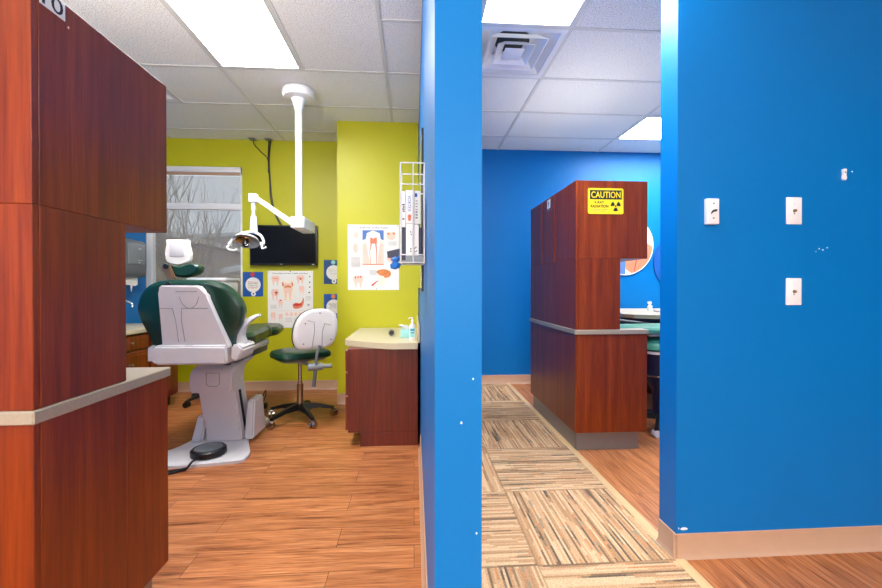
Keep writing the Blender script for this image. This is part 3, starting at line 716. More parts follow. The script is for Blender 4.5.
# mirror on the partition
t = thing('wall_mirror', 'tall black edged mirror seen edge on along the blue partition', 'mirror', (.035, 2.3, 1.12))
b = NB(); box(b, .036, .0465, 2.0, 3.4, 1.12, 1.915, .001, 1); obj('frame', b, 'black', t)
b = NB(); box(b, .0342, .0358, 2.015, 3.385, 1.135, 1.90); obj('mirror_glass', b, 'mirror', t)

# wire rack with glove boxes
rx0, rx1, ry0, ry1, rz0, rz1 = -.052, .040, 1.58, 1.74, 1.235, 1.617
t = thing('wire_rack', 'white wire rack of boxes hung on the blue partition', 'rack', (0, 1.66, rz0))
b = NB(); w = .0022
def wire(*p): tube(b, p, w, 6)
for y in (ry0, ry1):
    wire((rx0, y, rz0), (rx0, y, rz1), ); wire((rx1, y, rz0), (rx1, y, rz1)); wire((rx0, y, rz1), (rx1, y, rz1)); wire((rx0, y, rz0), (rx1, y, rz0))
    wire((-.003, y, rz0), (-.003, y, rz1)); wire((rx0, y, 1.535), (rx1, y, 1.535)); wire((rx0, y, rz0 + .03), (rx1, y, rz0 + .03))
for z in (rz0, rz0 + .03, 1.535, rz1):
    wire((rx0, ry0, z), (rx0, ry1, z)); wire((rx1, ry0, z), (rx1, ry1, z))
obj('wire_frame', b, 'white', t)
b = NB(); box(b, rx0 + .003, rx1 - .003, ry0 + .003, ry1 - .003, rz0 + .003, rz0 + .008); box(b, rx0 + .02, rx1 - .003, ry0 - .001, ry0 + .006, rz0 + .008, rz0 + .026); obj('shelf', b, 'mgrey', t)
def pack(name, x0, x1, z0, z1, mat, lb, grp='boxes in the wire rack', depth=.13):
    y0 = ry0 + .008
    b = NB(); box(b, x0, x1, y0, y0 + depth, z0, z1, .0012, 1); return tag_single(name, b, mat, lb, grp)
def tag_single(name, b, mat, lb, grp): return single(name, b, mat, lb, 'box', grp)
zb = rz0 + .0085
pack('glove_box', -.047, -.032, zb, 1.37, 'navy', 'navy box at the lower left of the wire rack')
t = pack('glove_box', -.0312, -.0055, zb, 1.385, 'paper', 'white box with black marks, lower left of the centre wire')
b = NB()
for dx, z in ((-.012, 1.285), (-.012, 1.275), (-.011, 1.34), (-.013, 1.35)): box(b, dx - .002, dx + .002, 1.5872, 1.5878, z, z + .006)
obj('print', b, 'ink', t)
t = pack('glove_box', -.0005, .0185, zb, 1.382, 'paper', 'white box right of the centre wire in the lower rack')
b = NB()
for x, z in ((.004, 1.288), (.008, 1.292), (.004, 1.274), (.009, 1.277)): box(b, x - .0015, x + .0015, 1.5872, 1.5878, z, z + .005)
obj('print', b, 'ink', t)
pack('glove_box', .0195, .0295, zb, 1.37, 'navy', 'navy box at the lower right of the wire rack')
t = pack('glove_box', -.049, -.033, 1.3715, 1.51, 'paper', 'narrow white box at the upper left of the wire rack')
b = NB()
for k, z in enumerate((1.40, 1.43, 1.438, 1.446, 1.455)): box(b, -.045 + .002 * (k % 2), -.036, 1.5872, 1.5878, z, z + .005)
obj('print', b, 'ink', t)
t = pack('glove_box', -.0315, -.0055, 1.3865, 1.515, 'paper', 'white box with blue lettering at the top of the wire rack')
lo = lettering('VORTEX', .062, .013, 'pblue', t, (-.0175, 1.5876, 1.462), '-Y')
for v in lo.data.vertices:      # the word runs down the end of the box
    c_ = Vector((-.0175, 0, 1.462)) - wloc(t); dx, dz = v.co.x - c_.x, v.co.z - c_.z
    v.co.x, v.co.z = c_.x + dz, c_.z - dx
b = NB(); prism(b, ell(-.017, 1.412, .007, .009, 14), 1.5872, 1.5878, 'Y'); prism(b, ell(-.017, 1.402, .006, .007, 14), 1.5872, 1.5878, 'Y'); obj('print', b, 'salmon', t)
t = pack('glove_box', -.0005, .0255, 1.3835, 1.512, 'grid', 'grey white box with a blue square at the top of the wire rack')
b = NB(); box(b, .003, .013, 1.5872, 1.5878, 1.488, 1.502); obj('print', b, 'fblue', t)
b = NB()
for k in range(7): box(b, .006, .014, 1.5872, 1.5878, 1.405 + k * .011, 1.405 + k * .011 + (.006 if k < 3 else .003))
obj('print', b, 'dgrey', t)
b = NB(); prism(b, [(-.104, 1.258), (-.107, 1.281), (-.0545, 1.293), (-.0545, 1.262), (-.085, 1.256)], 1.63, 1.642, 'Y'); single('navy_pouch', b, 'navy', 'dark navy packet sticking out left of the wire rack', 'packet')
b = NB(); random.seed(5)
lathe(b, [(.002, .0), (.016, .004), (.02, .018), (.012, .026), (.018, .036), (.012, .044), (.002, .046)], (-.073, 1.615, 1.212), 12)
for v in b.verts: v.co += Vector((random.uniform(-.004, .004), random.uniform(-.004, .004), random.uniform(-.003, .003)))
tube(b, [(-.06, 1.615, 1.245), (-.056, 1.60, 1.26)], .006, 6)
single('hanging_glove', b, 'blueglove', 'crumpled bright blue glove hanging at the rack corner', 'glove')

# ---------------------------------------------------------------- wall of posters and screen
def poster(name, x0, x1, z0, z1, y, lb, mat='paper'):
    t = thing(name, lb, 'poster', ((x0 + x1) / 2, y, z0))
    b = NB(); box(b, x0, x1, y - .003, y - .0005, z0, z1); obj('sheet', b, mat, t)
    t['_'] = 0; del t['_']
    return t
class Draw:
    def __init__(s, t, x0, x1, z0, z1, y): s.t, s.x0, s.x1, s.z0, s.z1, s.y = t, x0, x1, z0, z1, y; s.L = 0
    def P(s, u, v): return (s.x0 + u * (s.x1 - s.x0), s.z1 - v * (s.z1 - s.z0))
    def shapes(s, mat, polys, name='print'):
        s.L += 1; b = NB(); y1 = s.y - .003 - .0004 * (s.L - 1)
        for p in polys: prism(b, [s.P(*q) for q in p], y1 - .0004, y1, 'Y')
        return obj(name, b, mat, s.t, smooth=False)
    def text(s, txt, u, v, w, h, mat, bold=0.0):
        c = s.P(u, v); return lettering(txt, w * (s.x1 - s.x0), h * (s.z1 - s.z0), mat, s.t, (c[0], s.y - .003 - .0004 * s.L - .0004, c[1]), '-Y', bold=bold)
def rect(u0, u1, v0, v1): return [(u0, v0), (u1, v0), (u1, v1), (u0, v1)]
def tooth(u, v, w, h):
    return [(u + a * w, v + b * h) for a, b in sm2([(-.42, -.45), (-.15, -.5), (0, -.44), (.15, -.5), (.42, -.45), (.5, -.15), (.38, .1), (.3, .48), (.18, .5), (.1, .12), (-.1, .12), (-.18, .5), (-.3, .48), (-.38, .1), (-.5, -.15)], 3)]
# chart of the tooth, on the forward wall
A = (-.644, -.147, 1.112, 1.752, 4.06)
t = poster('tooth_chart', *A[:5], 'white tooth anatomy chart on the green wall above the desk'); D = Draw(t, *A)
D.shapes('cream_paper', [rect(.285, .70, .085, .61)])
D.shapes('pblue', [[(.285, .085), (.70, .085), (.70, .24), (.64, .22), (.62, .13), (.49, .09), (.37, .13), (.35, .22), (.285, .24)]])
D.shapes('pink', [[(.285, .3), (.4, .26), (.45, .4), (.43, .61), (.285, .61)], [(.70, .3), (.59, .26), (.54, .4), (.56, .61), (.70, .61)], ell(.155, .165, .05, .05), ell(.15, .36, .05, .075), tooth(.2, .87, .2, .18)])
D.shapes('paper', [[(.37, .14), (.49, .1), (.62, .14), (.635, .24), (.60, .42), (.57, .60), (.53, .60), (.5, .44), (.47, .60), (.43, .60), (.39, .42), (.355, .24)]])
D.shapes('salmon', [[(.44, .19), (.495, .215), (.56, .19), (.57, .25), (.56, .3), (.575, .42), (.56, .60), (.55, .60), (.555, .42), (.53, .29), (.47, .29), (.43, .42), (.45, .60), (.44, .60), (.42, .42), (.44, .3), (.43, .25)], rect(.285, .70, .60, .615),
    ell(.80, .14, .035, .022), ell(.89, .135, .03, .022), ell(.85, .17, .015, .015)])
D.shapes('pink', [ell(.845, .175, .085, .06, 14), [(.75, .50), (.80, .47), (.85, .49), (.9, .47), (.94, .5), (.92, .55), (.85, .59), (.77, .55)]])
D.shapes('orange', [sm2([(.56, .72), (.62, .69), (.74, .685), (.83, .72), (.83, .78), (.76, .81), (.68, .8), (.60, .76)]), ell(.79, .137, .03, .018), ell(.90, .133, .028, .018)])
D.shapes('cream_paper', [sm2([(.62, .78), (.71, .80), (.72, .88), (.67, .93), (.61, .9), (.6, .83)])])
D.shapes('red', [[(.455, .925), (.52, .885), (.585, .855), (.59, .865), (.53, .9), (.48, .94)], [(.765, .505), (.80, .485), (.85, .505), (.9, .485), (.925, .505), (.85, .52)], ell(.2, .8, .012, .015), ell(.25, .8, .012, .015), ell(.15, .81, .012, .015)])
D.shapes('grey_ink', [rect(.06, .24, .50 + .018 * k, .507 + .018 * k) for k in range(9)] + [rect(.42, .56, .70 + .016 * k, .706 + .016 * k) for k in range(5)] + [rect(.78, .95, .26 + .016 * k, .266 + .016 * k) for k in range(4)])
D.text('Anatomy of the Tooth', .5, .05, .56, .026, 'ink', 0.01)
D.shapes('ink', [ell(.03, .02, .008, .006, 8), ell(.97, .02, .008, .006, 8), ell(.555, .985, .01, .006, 8)], 'pin')
# chart of teeth and jaw, on the window wall
A = (-1.612, -1.122, .690, 1.320, 4.65)
t = poster('jaw_chart', *A[:5], 'white chart of teeth and jaw below the black screen'); D = Draw(t, *A)
D.shapes('cream_paper', [sm2([(.3, .28), (.36, .17), (.45, .15), (.54, .17), (.59, .28), (.57, .45), (.5, .54), (.4, .54), (.32, .45)])])
D.shapes('pink', [tooth(.17, .17, .18, .17), tooth(.16, .42, .17, .2), tooth(.28, .58, .1, .16), tooth(.72, .15, .18, .15), tooth(.75, .33, .12, .14), tooth(.445, .36, .2, .3)])
D.shapes('orange', [[(.31, .22), (.34, .18), (.36, .26), (.33, .28)], [(.52, .18), (.56, .22), (.56, .27), (.53, .26)], [(.37, .27), (.45, .25), (.52, .27), (.52, .30), (.45, .29), (.37, .3)]])
D.shapes('salmon', [sm2([(.55, .6), (.62, .56), (.7, .57), (.76, .53), (.78, .47), (.8, .52), (.77, .62), (.68, .66), (.58, .66)]), rect(.12, .22, .13, .14), rect(.17, .2, .36, .43), rect(.68, .76, .12, .135)])
D.shapes('red', [sm2([(.57, .585), (.64, .58), (.74, .575), (.73, .6), (.64, .62), (.58, .61)]), [(.15, .38), (.19, .35), (.18, .4)], ell(.28, .52, .02, .012), ell(.73, .145, .015, .014)])
D.shapes('pink', [rect(.06, .94, .70, .705), tooth(.12, .8, .11, .15), tooth(.28, .82, .09, .13)] + [ell(.42 + .1 * k, .76, .035, .03) for k in range(5)])
D.shapes('grey_ink', [rect(.38 + .2 * (k % 3), .54 + .2 * (k % 3), .83 + .03 * (k // 3), .837 + .03 * (k // 3)) for k in range(9)] + [rect(.84, .96, .45 + .02 * k, .456 + .02 * k) for k in range(4)] + [rect(.06, .2, .6 + .018 * k, .606 + .018 * k) for k in range(4)] + [ell(.90, .6, .03, .022)])
D.shapes('ink', [ell(.93, .1, .015, .012, 8), ell(.93, .2, .014, .014, 8), ell(.93, .285, .015, .012, 8), ell(.92, .38, .02, .012, 8), rect(.19, .215, .37, .40)])
D.text('Disorders of the Teeth and Jaw', .5, .045, .78, .022, 'ink', 0.012)
D.shapes('black', [ell(.03, .02, .008, .006, 8), ell(.97, .02, .008, .006, 8), ell(.5, .01, .012, .009, 8)], 'pin')
# blue flyers
def flyer(x0, x1, z0, z1, lb, mat, lines, dot):
    t = thing('flyer', lb, 'flyer', ((x0 + x1) / 2, 4.65, z0), 'blue flyers on the green wall')
    b = NB(); box(b, x0, x1, 4.647, 4.6495, z0, z1); obj('sheet', b, mat, t)
    D = Draw(t, x0, x1, z0, z1, 4.65)
    rx = .375; ry = rx * (x1 - x0) / (z1 - z0)
    D.shapes('paper', [ell(.5, .52, rx, ry, 32), ell(.52, .89, .12, .12 * (x1 - x0) / (z1 - z0), 20)])
    D.shapes(dot, [ell(.48, .1, .11, .11 * (x1 - x0) / (z1 - z0), 20)])
    D.shapes('fblue', [ell(.52, .89, .04, .04, 12)])
    for k, (s, m_) in enumerate(lines): D.text(s, .5, .41 + .078 * k, .5 if len(s) > 5 else .36, .05, m_)
flyer(-1.879, -1.662, 1.037, 1.307, 'bright blue flyer left of the white jaw chart', 'fblue', [('Please', 'red'), ('wear your', 'ink'), ('safety', 'ink'), ('goggles!', 'red')], 'red')
flyer(-1.003, -.786, 1.175, 1.443, 'upper blue flyer half hidden behind the forward green wall', 'fteal', [('Brush and', 'grey_ink'), ('floss your', 'grey_ink'), ('teeth', 'grey_ink')], 'aqua')
flyer(-1.003, -.786, .79, 1.063, 'lower blue flyer behind the backrest of the stool', 'fblue', [('ALWAYS', 'ink'), ('WASH', 'ink'), ('your hands', 'ink')], 'orange')

# the screen
t = thing('wall_screen', 'black flat screen on the green wall above the jaw chart', 'screen', (-1.42, 4.6, 1.38))
b = NB(); box(b, -1.782, -1.062, 4.585, 4.612, 1.38, 1.817, .004); obj('bezel', b, 'black', t)
b = NB(); box(b, -1.767, -1.077, 4.5835, 4.5848, 1.40, 1.803); obj('display', b, 'screen', t)
b = NB(); box(b, -1.60, -1.24, 4.6125, 4.6495, 1.48, 1.72, .006); obj('mount', b, 'black', t)
b = NB(); box(b, -1.12, -1.09, 4.5825, 4.5842, 1.386, 1.393); box(b, -1.46, -1.435, 4.5825, 4.5842, 1.386, 1.391); obj('logo', b, 'grid', t)
bm = NB()
for dx, dz, s in ((0, 0, 1), (.018, .0, -1)):
    tube(bm, spline([(-1.59 + dx, 4.636, 2.755), (-1.60 + dx * .6, 4.636, 2.55), (-1.585 + dx * .5, 4.636, 2.3), (-1.575 + dx * .8, 4.636, 2.12), (-1.53 + dx * .5, 4.636, 1.95), (-1.46 + dx, 4.63, 1.8), (-1.45 + dx, 4.63, 1.73)], 6), .006, 8)
tube(bm, spline([(-1.76, 4.636, 2.755), (-1.745, 4.636, 2.70), (-1.68, 4.636, 2.63), (-1.607, 4.636, 2.55), (-1.60, 4.636, 2.4)], 6), .005, 8)
single('screen_cable', bm, 'black', 'black cables running from the ceiling down to the screen', 'cable')
t = thing('ceiling_cable_plate', 'small metal plates at the ceiling where the cables enter', 'plate', (-1.66, 4.60, CEIL))
for x0_, x1_ in ((-1.79, -1.72), (-1.62, -1.55)):
    b = NB(); box(b, x0_, x1_, 4.565, 4.645, CEIL - .012, CEIL - .0062); obj('plate', b, 'mgrey', t)

# ---------------------------------------------------------------- left wall: counter, drawers, faucet, dispenser
t = thing('wash_cabinet', 'wood drawer cabinet under the wash counter by the blue wall', 'cabinet', (-2.6, 3.5, 0))
b = NB(); box(b, -2.895, -2.32, 2.4, 4.17, .10, .755, .002, 1); obj('body', b, 'mahog_cab', t)
b = NB(); box(b, -2.895, -2.37, 2.4, 4.15, 0, .0995); obj('plinth', b, 'black', t)
for y0, y1, zs in ((3.22, 3.735, ((.62, .74), (.40, .605), (.115, .39))), (2.66, 3.205, ((.62, .74), (.40, .605), (.115, .39)))):
    for z0, z1 in zs:
        b = NB(); box(b, -2.3195, -2.300, y0, y1 - .01, z0, z1, .004, 1); box(b, -2.3005, -2.2975, y0 + .035, y1 - .045, z0 + .03, z1 - .03, .001, 1); d = obj('drawer', b, 'mahog_cab', t)
        b = NB(); lathe(b, [(.005, 0), (.005, .016), (.013, .02), (.013, .026), (.001, .03)], (-2.2972, (y0 + y1) / 2, (z0 + z1) / 2), 14, 'X'); obj('knob', b, 'chrome', d)
b = NB(); box(b, -2.3195, -2.300, 3.745, 4.16, .115, .74, .004, 1); box(b, -2.3005, -2.2975, 3.80, 4.105, .17, .685, .001, 1); d = obj('door', b, 'mahog_cab', t)
b = NB(); lathe(b, [(.005, 0), (.005, .016), (.013, .02), (.013, .026), (.001, .03)], (-2.2972, 3.775, .62), 14, 'X'); obj('knob', b, 'chrome', d)
b = NB(); box(b, -2.895, -2.285, 2.38, 4.19, .7555, .788, .003); single('wash_counter', b, 'counter_cream', 'cream wash counter below the towel dispenser', 'countertop')
t = thing('faucet', 'chrome gooseneck faucet on the cream wash counter', 'faucet', (-2.78, 3.93, .788))
b = NB(); lathe(b, [(.03, 0), (.03, .012), (.016, .03), (.016, .07), (.001, .07)], (-2.78, 3.93, .7885), 16); obj('base', b, 'chrome', t)
b = NB(); tube(b, spline([(-2.78, 3.93, .858), (-2.78, 3.93, .95), (-2.74, 3.94, 1.005), (-2.66, 3.95, 1.018), (-2.60, 3.96, .99), (-2.59, 3.96, .955)], 6), .009, 10); obj('spout', b, 'chrome', t)
b = NB(); tube(b, [(-2.775, 3.90, .84), (-2.74, 3.83, .875)], .006, 8); obj('lever', b, 'chrome', t)
t = thing('paper_towel_dispenser', 'grey paper towel dispenser on the blue wall by the window', 'dispenser', (-2.8, 4.18, 1.23))
b = NB(); prism(b, sm2([(-2.8985, 1.235), (-2.8985, 1.6), (-2.78, 1.605), (-2.715, 1.585), (-2.70, 1.52), (-2.695, 1.35), (-2.715, 1.25), (-2.78, 1.235)], 4), 4.03, 4.33, 'Y')
for v in b.verts: v.co.x = max(v.co.x, -2.8985)
obj('housing', b, 'dgrey', t)
b = NB(); box(b, -2.70, -2.688, 4.06, 4.30, 1.36, 1.56, .006); obj('front_cover', b, 'mgrey', t)
b = NB(); box(b, -2.6878, -2.6868, 4.20, 4.24, 1.51, 1.52); box(b, -2.6878, -2.6868, 4.19, 4.25, 1.40, 1.405); box(b, -2.6878, -2.6868, 4.20, 4.22, 1.375, 1.385); obj('marking', b, 'grid', t)
b = NB(); prism(b, [(4.05, 1.234), (4.29, 1.234), (4.29, 1.165), (4.25, 1.15), (4.22, 1.16), (4.2, 1.10), (4.19, 1.16), (4.05, 1.162)], -2.760, -2.757, 'X'); obj('paper_towel', b, 'paper', t)

# rolling cart behind the chair
t = thing('equipment_cart', 'white topped rolling cart on dark casters behind the dental chair', 'cart', (-1.98, 4.22, 0))
b = NB(); box(b, -2.17, -1.835, 4.12, 4.42, 1.0, 1.20, .012); obj('unit', b, 'white', t)
b = NB(); box(b, -2.19, -1.82, 4.10, 4.44, 1.2005, 1.232, .012); obj('lid', b, 'white', t)
b = NB(); box(b, -1.93, -1.86, 4.1175, 4.1195, 1.17, 1.185); obj('slot', b, 'ink', t)
b = NB(); box(b, -2.16, -1.85, 4.1165, 4.1195, 1.015, 1.12, .001, 1); obj('front_panel', b, 'mgrey', t)
b = NB(); frustum(b, (-1.99, 4.26, .12), (-1.99, 4.26, 1.0), .032, .032, 16); obj('pole', b, 'black', t)
five_star(t, -1.99, 4.22, .25, .10, 'black', 'black', .25)

# ---------------------------------------------------------------- dental chair
CX = -1.425
t = thing('dental_chair', 'green and white dental chair seen from behind in the treatment room', 'dental chair', (CX, 3.1, 0))
pl = [(-1.82, 2.67), (-1.60, 2.665), (-1.369, 2.68), (-1.139, 2.725), (-1.105, 2.775), (-1.112, 2.86), (-1.16, 2.97), (-1.215, 3.10), (-1.255, 3.264), (-1.258, 3.42), (-1.225, 3.53), (-1.25, 3.60), (-1.386, 3.74),
      (-1.50, 3.74), (-1.60, 3.60), (-1.61, 3.40), (-1.62, 3.25), (-1.63, 3.05), (-1.67, 2.92), (-1.76, 2.81), (-1.83, 2.74)]
pl = sm2(pl, 4)
b = NB(); pillow(b, pl, [(0.0, 0), (.018, 0), (.026, .012)], 'Z'); obj('base_plate', b, 'chairwhite', t)
# lower column, leaning to the left as it rises
b = NB(); rings = []
for z, x0_, x1_, y0_, y1_ in ((.03, -1.500, -1.25, 3.06, 3.24), (.10, -1.505, -1.255, 3.06, 3.24), (.30, -1.54, -1.285, 3.06, 3.24), (.42, -1.555, -1.30, 3.05, 3.24)):
    rings.append([(x0_, y0_, z), (x1_, y0_, z), (x1_, y1_, z), (x0_, y1_, z)])
loft(b, rings); bmesh.ops.bevel(b, geom=[e for e in b.edges if abs(e.verts[0].co.z - e.verts[1].co.z) > .01], offset=.01, segments=2, affect='EDGES'); obj('lower_column', b, 'chairwhite', t)
b = NB(); rings = []
for z, x0_, x1_, y0_, y1_ in ((.385, -1.588, -1.30, 3.01, 3.24), (.50, -1.592, -1.30, 3.005, 3.24), (.56, -1.58, -1.285, 3.03, 3.24), (.61, -1.50, -1.22, 3.09, 3.26)):
    rings.append([(x0_, y0_, z), (x1_, y0_, z), (x1_, y1_, z), (x0_, y1_, z)])
loft(b, rings); bmesh.ops.bevel(b, geom=b.edges[:], offset=.012, segments=2, affect='EDGES'); uc = obj('upper_column', b, 'chairwhite', t)
b = NB(); tube(b, [Vector((p[0], 3.006, p[1])) for p in ((-1.47, .53), (-1.38, .53), (-1.38, .45), (-1.40, .435), (-1.45, .435), (-1.47, .45), (-1.47, .53))], .0022, 6); obj('hatch', b, 'mgrey', uc)
b = NB(); loft(b, [[(-1.26, 3.12, .08), (-1.247, 3.12, .08), (-1.247, 3.145, .08), (-1.26, 3.145, .08)], [(-1.30, 3.12, .38), (-1.288, 3.12, .38), (-1.288, 3.145, .38), (-1.30, 3.145, .38)]]); obj('side_slot', b, 'ink', t)
for (x0_, x1_, y0_, y1_, h) in ((-1.60, -1.52, 3.04, 3.4, .20), (-1.243, -1.175, 3.08, 3.34, .30)):
    b = NB(); xr = (.02 if x0_ < -1.4 else -.01); rings = []
    for z, k in ((.024, 0), (h * .8, .8), (h, 1)):
        rings.append([(x0_ + max(xr, 0) * k, y0_ + .06 * k, z), (x1_ + min(xr, 0) * k, y0_ + .06 * k, z), (x1_ + min(xr, 0) * k, y1_ - .03 * k, z), (x0_ + max(xr, 0) * k, y1_ - .03 * k, z)])
    loft(b, rings); bmesh.ops.bevel(b, geom=b.edges[:], offset=.012, segments=2, affect='EDGES'); obj('column_support', b, 'chairwhite', t)
b = NB(); box(b, -1.5, -1.25, 3.0, 3.6, .601, .66, .01); tube(b, spline([(-1.36, 2.96, .65), (-1.33, 2.95, .61), (-1.29, 2.96, .60), (-1.28, 2.97, .64)], 5), .008, 6); obj('lift_mechanism', b, 'dgrey', t)
# seat and leg rest, running away from the camera
b = NB(); box(b, -1.64, -1.20, 2.86, 3.5, .661, .715, .02); obj('seat_frame', b, 'chairwhite', t)
b = NB(); pillow(b, sm2([(-1.66, 2.93), (-1.68, 3.2), (-1.64, 3.5), (-1.60, 3.62), (-1.25, 3.62), (-1.21, 3.5), (-1.17, 3.2), (-1.19, 2.93)]), [(.716, .02), (.735, 0), (.79, 0), (.815, .03)], 'Z'); obj('seat', b, 'upholstery', t)
b = NB(); pillow(b, sm2([(-1.60, 3.63), (-1.58, 3.95), (-1.53, 4.09), (-1.41, 4.13), (-1.29, 4.09), (-1.235, 3.95), (-1.23, 3.63)]), [(.715, .02), (.73, 0), (.765, 0), (.79, .03)], 'Z'); obj('leg_rest', b, 'upholstery', t)
b = NB(); prism(b, [(3.3, .70), (4.0, .70), (4.0, .712), (3.3, .714)], -1.58, -1.28, 'X'); obj('leg_rest_tray', b, 'chairwhite', t)
# reclined backrest
def lean(q): return (q[0], q[1] - .10 * (q[2] - .65), q[2])
bo = sm2([(-1.715, .80), (-1.765, .92), (-1.782, 1.00), (-1.755, 1.09), (-1.69, 1.16), (-1.58, 1.190), (-1.43, 1.188), (-1.31, 1.183), (-1.22, 1.145), (-1.15, 1.075), (-1.12, 1.00), (-1.135, .92), (-1.18, .82), (-1.20, .70), (-1.43, .69), (-1.68, .70)], 4)
b = NB(); pillow(b, bo, [(2.785, .03), (2.80, .006), (2.825, 0), (2.865, 0), (2.89, .012), (2.90, .05)], 'Y', lean); obj('backrest', b, 'upholstery', t)
sh = [(-1.585, 1.152), (-1.39, 1.152), (-1.355, 1.145), (-1.332, 1.118), (-1.322, 1.085), (-1.31, 1.065), (-1.189, .765), (-1.19, .75), (-1.606, .75), (-1.606, 1.10), (-1.602, 1.138)]
b = NB(); prism(b, sh, 2.735, 2.784, 'Y')
for v in b.verts: v.co = Vector(lean(v.co))
bmesh.ops.bevel(b, geom=[e for e in b.edges if e.calc_length() < 1 and abs(e.verts[0].co.y - e.verts[1].co.y) < .04], offset=.008, segments=3, affect='EDGES')
bs = obj('back_shell', b, 'chairwhite', t)
b = NB()   # shallow pressed panels of the shell
for pts in ([(-1.60, 1.005), (-1.525, 1.005), (-1.51, .93), (-1.50, .79)], [(-1.31, 1.005), (-1.47, 1.005), (-1.475, .93), (-1.46, .79)]):
    tube(b, [Vector(lean((p[0], 2.7352, p[1]))) for p in pts], .0022, 6)
tube(b, [Vector(lean((p[0], 2.7352, p[1]))) for p in spline([(-1.48, 1.08, 0), (-1.46, 1.03, 0), (-1.42, 1.005, 0), (-1.38, 1.03, 0), (-1.36, 1.08, 0)], 4)], .002, 6)
tube(b, [Vector(lean((p[0], 2.7352, p[1]))) for p in ((-1.50, 1.112), (-1.37, 1.112))], .0018, 6)
obj('pressed_line', b, 'mgrey', bs)
b = NB(); hb = [(-1.665, .725), (-1.645, .768), (-1.20, .763), (-1.195, .645), (-1.635, .645), (-1.665, .675)]
prism(b, hb, 2.70, 2.90, 'Y'); bmesh.ops.bevel(b, geom=b.edges[:], offset=.012, segments=3, affect='EDGES'); ho = obj('lower_housing', b, 'chairwhite', t)
b = NB()
for x0_, x1_ in ((-1.60, -1.46), (-1.41, -1.21)): box(b, x0_, x1_, 2.712, 2.732, .752, .768, .004)
obj('rib', b, 'white', ho)
b = NB(); prism(b, [(-1.178, .665), (-1.178, .765), (-1.13, .775), (-1.10, .74), (-1.13, .665)], 2.72, 2.95, 'Y'); bmesh.ops.bevel(b, geom=b.edges[:], offset=.012, segments=2, affect='EDGES'); obj('arm_hub', b, 'chairwhite', t)
b = NB(); c_ = spline([(-1.165, 2.84, .755), (-1.178, 2.85, .81), (-1.165, 2.865, .865), (-1.14, 2.89, .905), (-1.10, 2.92, .935), (-1.075, 2.94, .945)], 6)
rings = []
for i, p in enumerate(c_):
    k = i / (len(c_) - 1); hw = .030 - .010 * k; th = .036 * (1 - k) ** 1.5 + .009
    tt = (c_[min(i + 1, len(c_) - 1)] - c_[max(i - 1, 0)]).normalized(); nn = Vector((tt.z, 0, -tt.x)).normalized()
    rings.append([p + Vector((0, -hw, 0)) - nn * th, p + Vector((0, hw, 0)) - nn * th, p + Vector((0, hw, 0)) + nn * th, p + Vector((0, -hw, 0)) + nn * th])
loft(b, rings); bmesh.ops.bevel(b, geom=b.edges[:], offset=.004, segments=1, affect='EDGES'); obj('armrest', b, 'chairwhite', t)
b = NB(); prism(b, [(-1.70, .665), (-1.70, .75), (-1.675, .765), (-1.668, .665)], 2.74, 2.95, 'Y'); obj('arm_hub', b, 'chairwhite', t)
# headrest
b = NB(); prism(b, [(-1.585, 1.145), (-1.545, 1.145), (-1.605, 1.29), (-1.66, 1.275)], 2.80, 2.824, 'Y'); bmesh.ops.bevel(b, geom=b.edges[:], offset=.006, segments=2, affect='EDGES'); obj('headrest_bracket', b, 'bracket', t)
b = NB(); frustum(b, (-1.563, 2.72, 1.155), (-1.563, 2.80, 1.155), .018, .018, 14); frustum(b, (-1.62, 2.79, 1.275), (-1.62, 2.85, 1.275), .016, .016, 14); obj('headrest_pivot', b, 'black', t)
b = NB(); hp = sm2([(-1.668, 1.302), (-1.60, 1.285), (-1.53, 1.290), (-1.465, 1.300), (-1.425, 1.275), (-1.44, 1.235), (-1.50, 1.205), (-1.57, 1.205), (-1.62, 1.235), (-1.655, 1.275)], 5)
b = NB(); pillow(b, hp, [(2.826, .02), (2.84, .003), (2.87, 0), (2.91, .006), (2.93, .03)], 'Y'); obj('headrest_pad', b, 'upholstery', t)
b = NB(); prism(b, sm2([(-1.655, 1.31), (-1.652, 1.45), (-1.645, 1.463), (-1.53, 1.463), (-1.522, 1.45), (-1.508, 1.315)], 5), 2.865, 2.90, 'Y'); bmesh.ops.bevel(b, geom=[e for e in b.edges if abs(e.verts[0].co.y - e.verts[1].co.y) < .01], offset=.006, segments=2, affect='EDGES'); hpz = obj('headrest_cover', b, 'paper', t)
b = NB(); box(b, -1.635, -1.54, 2.861, 2.8655, 1.345, 1.44, .004); obj('cover_panel', b, 'chairwhite', hpz)

# foot pedal on the base plate
t = thing('foot_pedal', 'round black foot pedal resting on the white chair base', 'pedal', (-1.365, 2.82, .026))
b = NB(); lathe(b, [(.088, 0), (.108, .006), (.108, .038), (.098, .046), (.092, .043), (.001, .043)], (-1.365, 2.82, .0265), 36); obj('body', b, 'black', t)
b = NB(); lathe(b, [(.085, 0), (.085, .004), (.03, .008), (.001, .008)], (-1.365, 2.82, .070), 36); obj('tread', b, 'dgrey', t)
b = NB(); pts = spline([(-1.375, 2.714, .045), (-1.39, 2.665, .045), (-1.41, 2.63, .012), (-1.44, 2.62, .008), (-1.52, 2.56, .008), (-1.60, 2.53, .008), (-1.70, 2.52, .008)], 6)
tube(b, pts, .007, 8); obj('cable', b, 'black', t)
b = NB(); pts = spline([(-1.405, 2.63, .02), (-1.43, 2.62, .016), (-1.50, 2.62, .0075), (-1.60, 2.60, .0075), (-1.70, 2.61, .0075)], 6)
tube(b, pts, .0065, 8); obj('cable', b, 'black', t)
t = thing('power_plug', 'small black power plug and cord on the floor beyond the chair', 'plug', (-1.40, 3.95, 0))
b = NB(); box(b, -1.44, -1.38, 3.92, 3.99, 0, .05, .01); obj('plug', b, 'black', t)
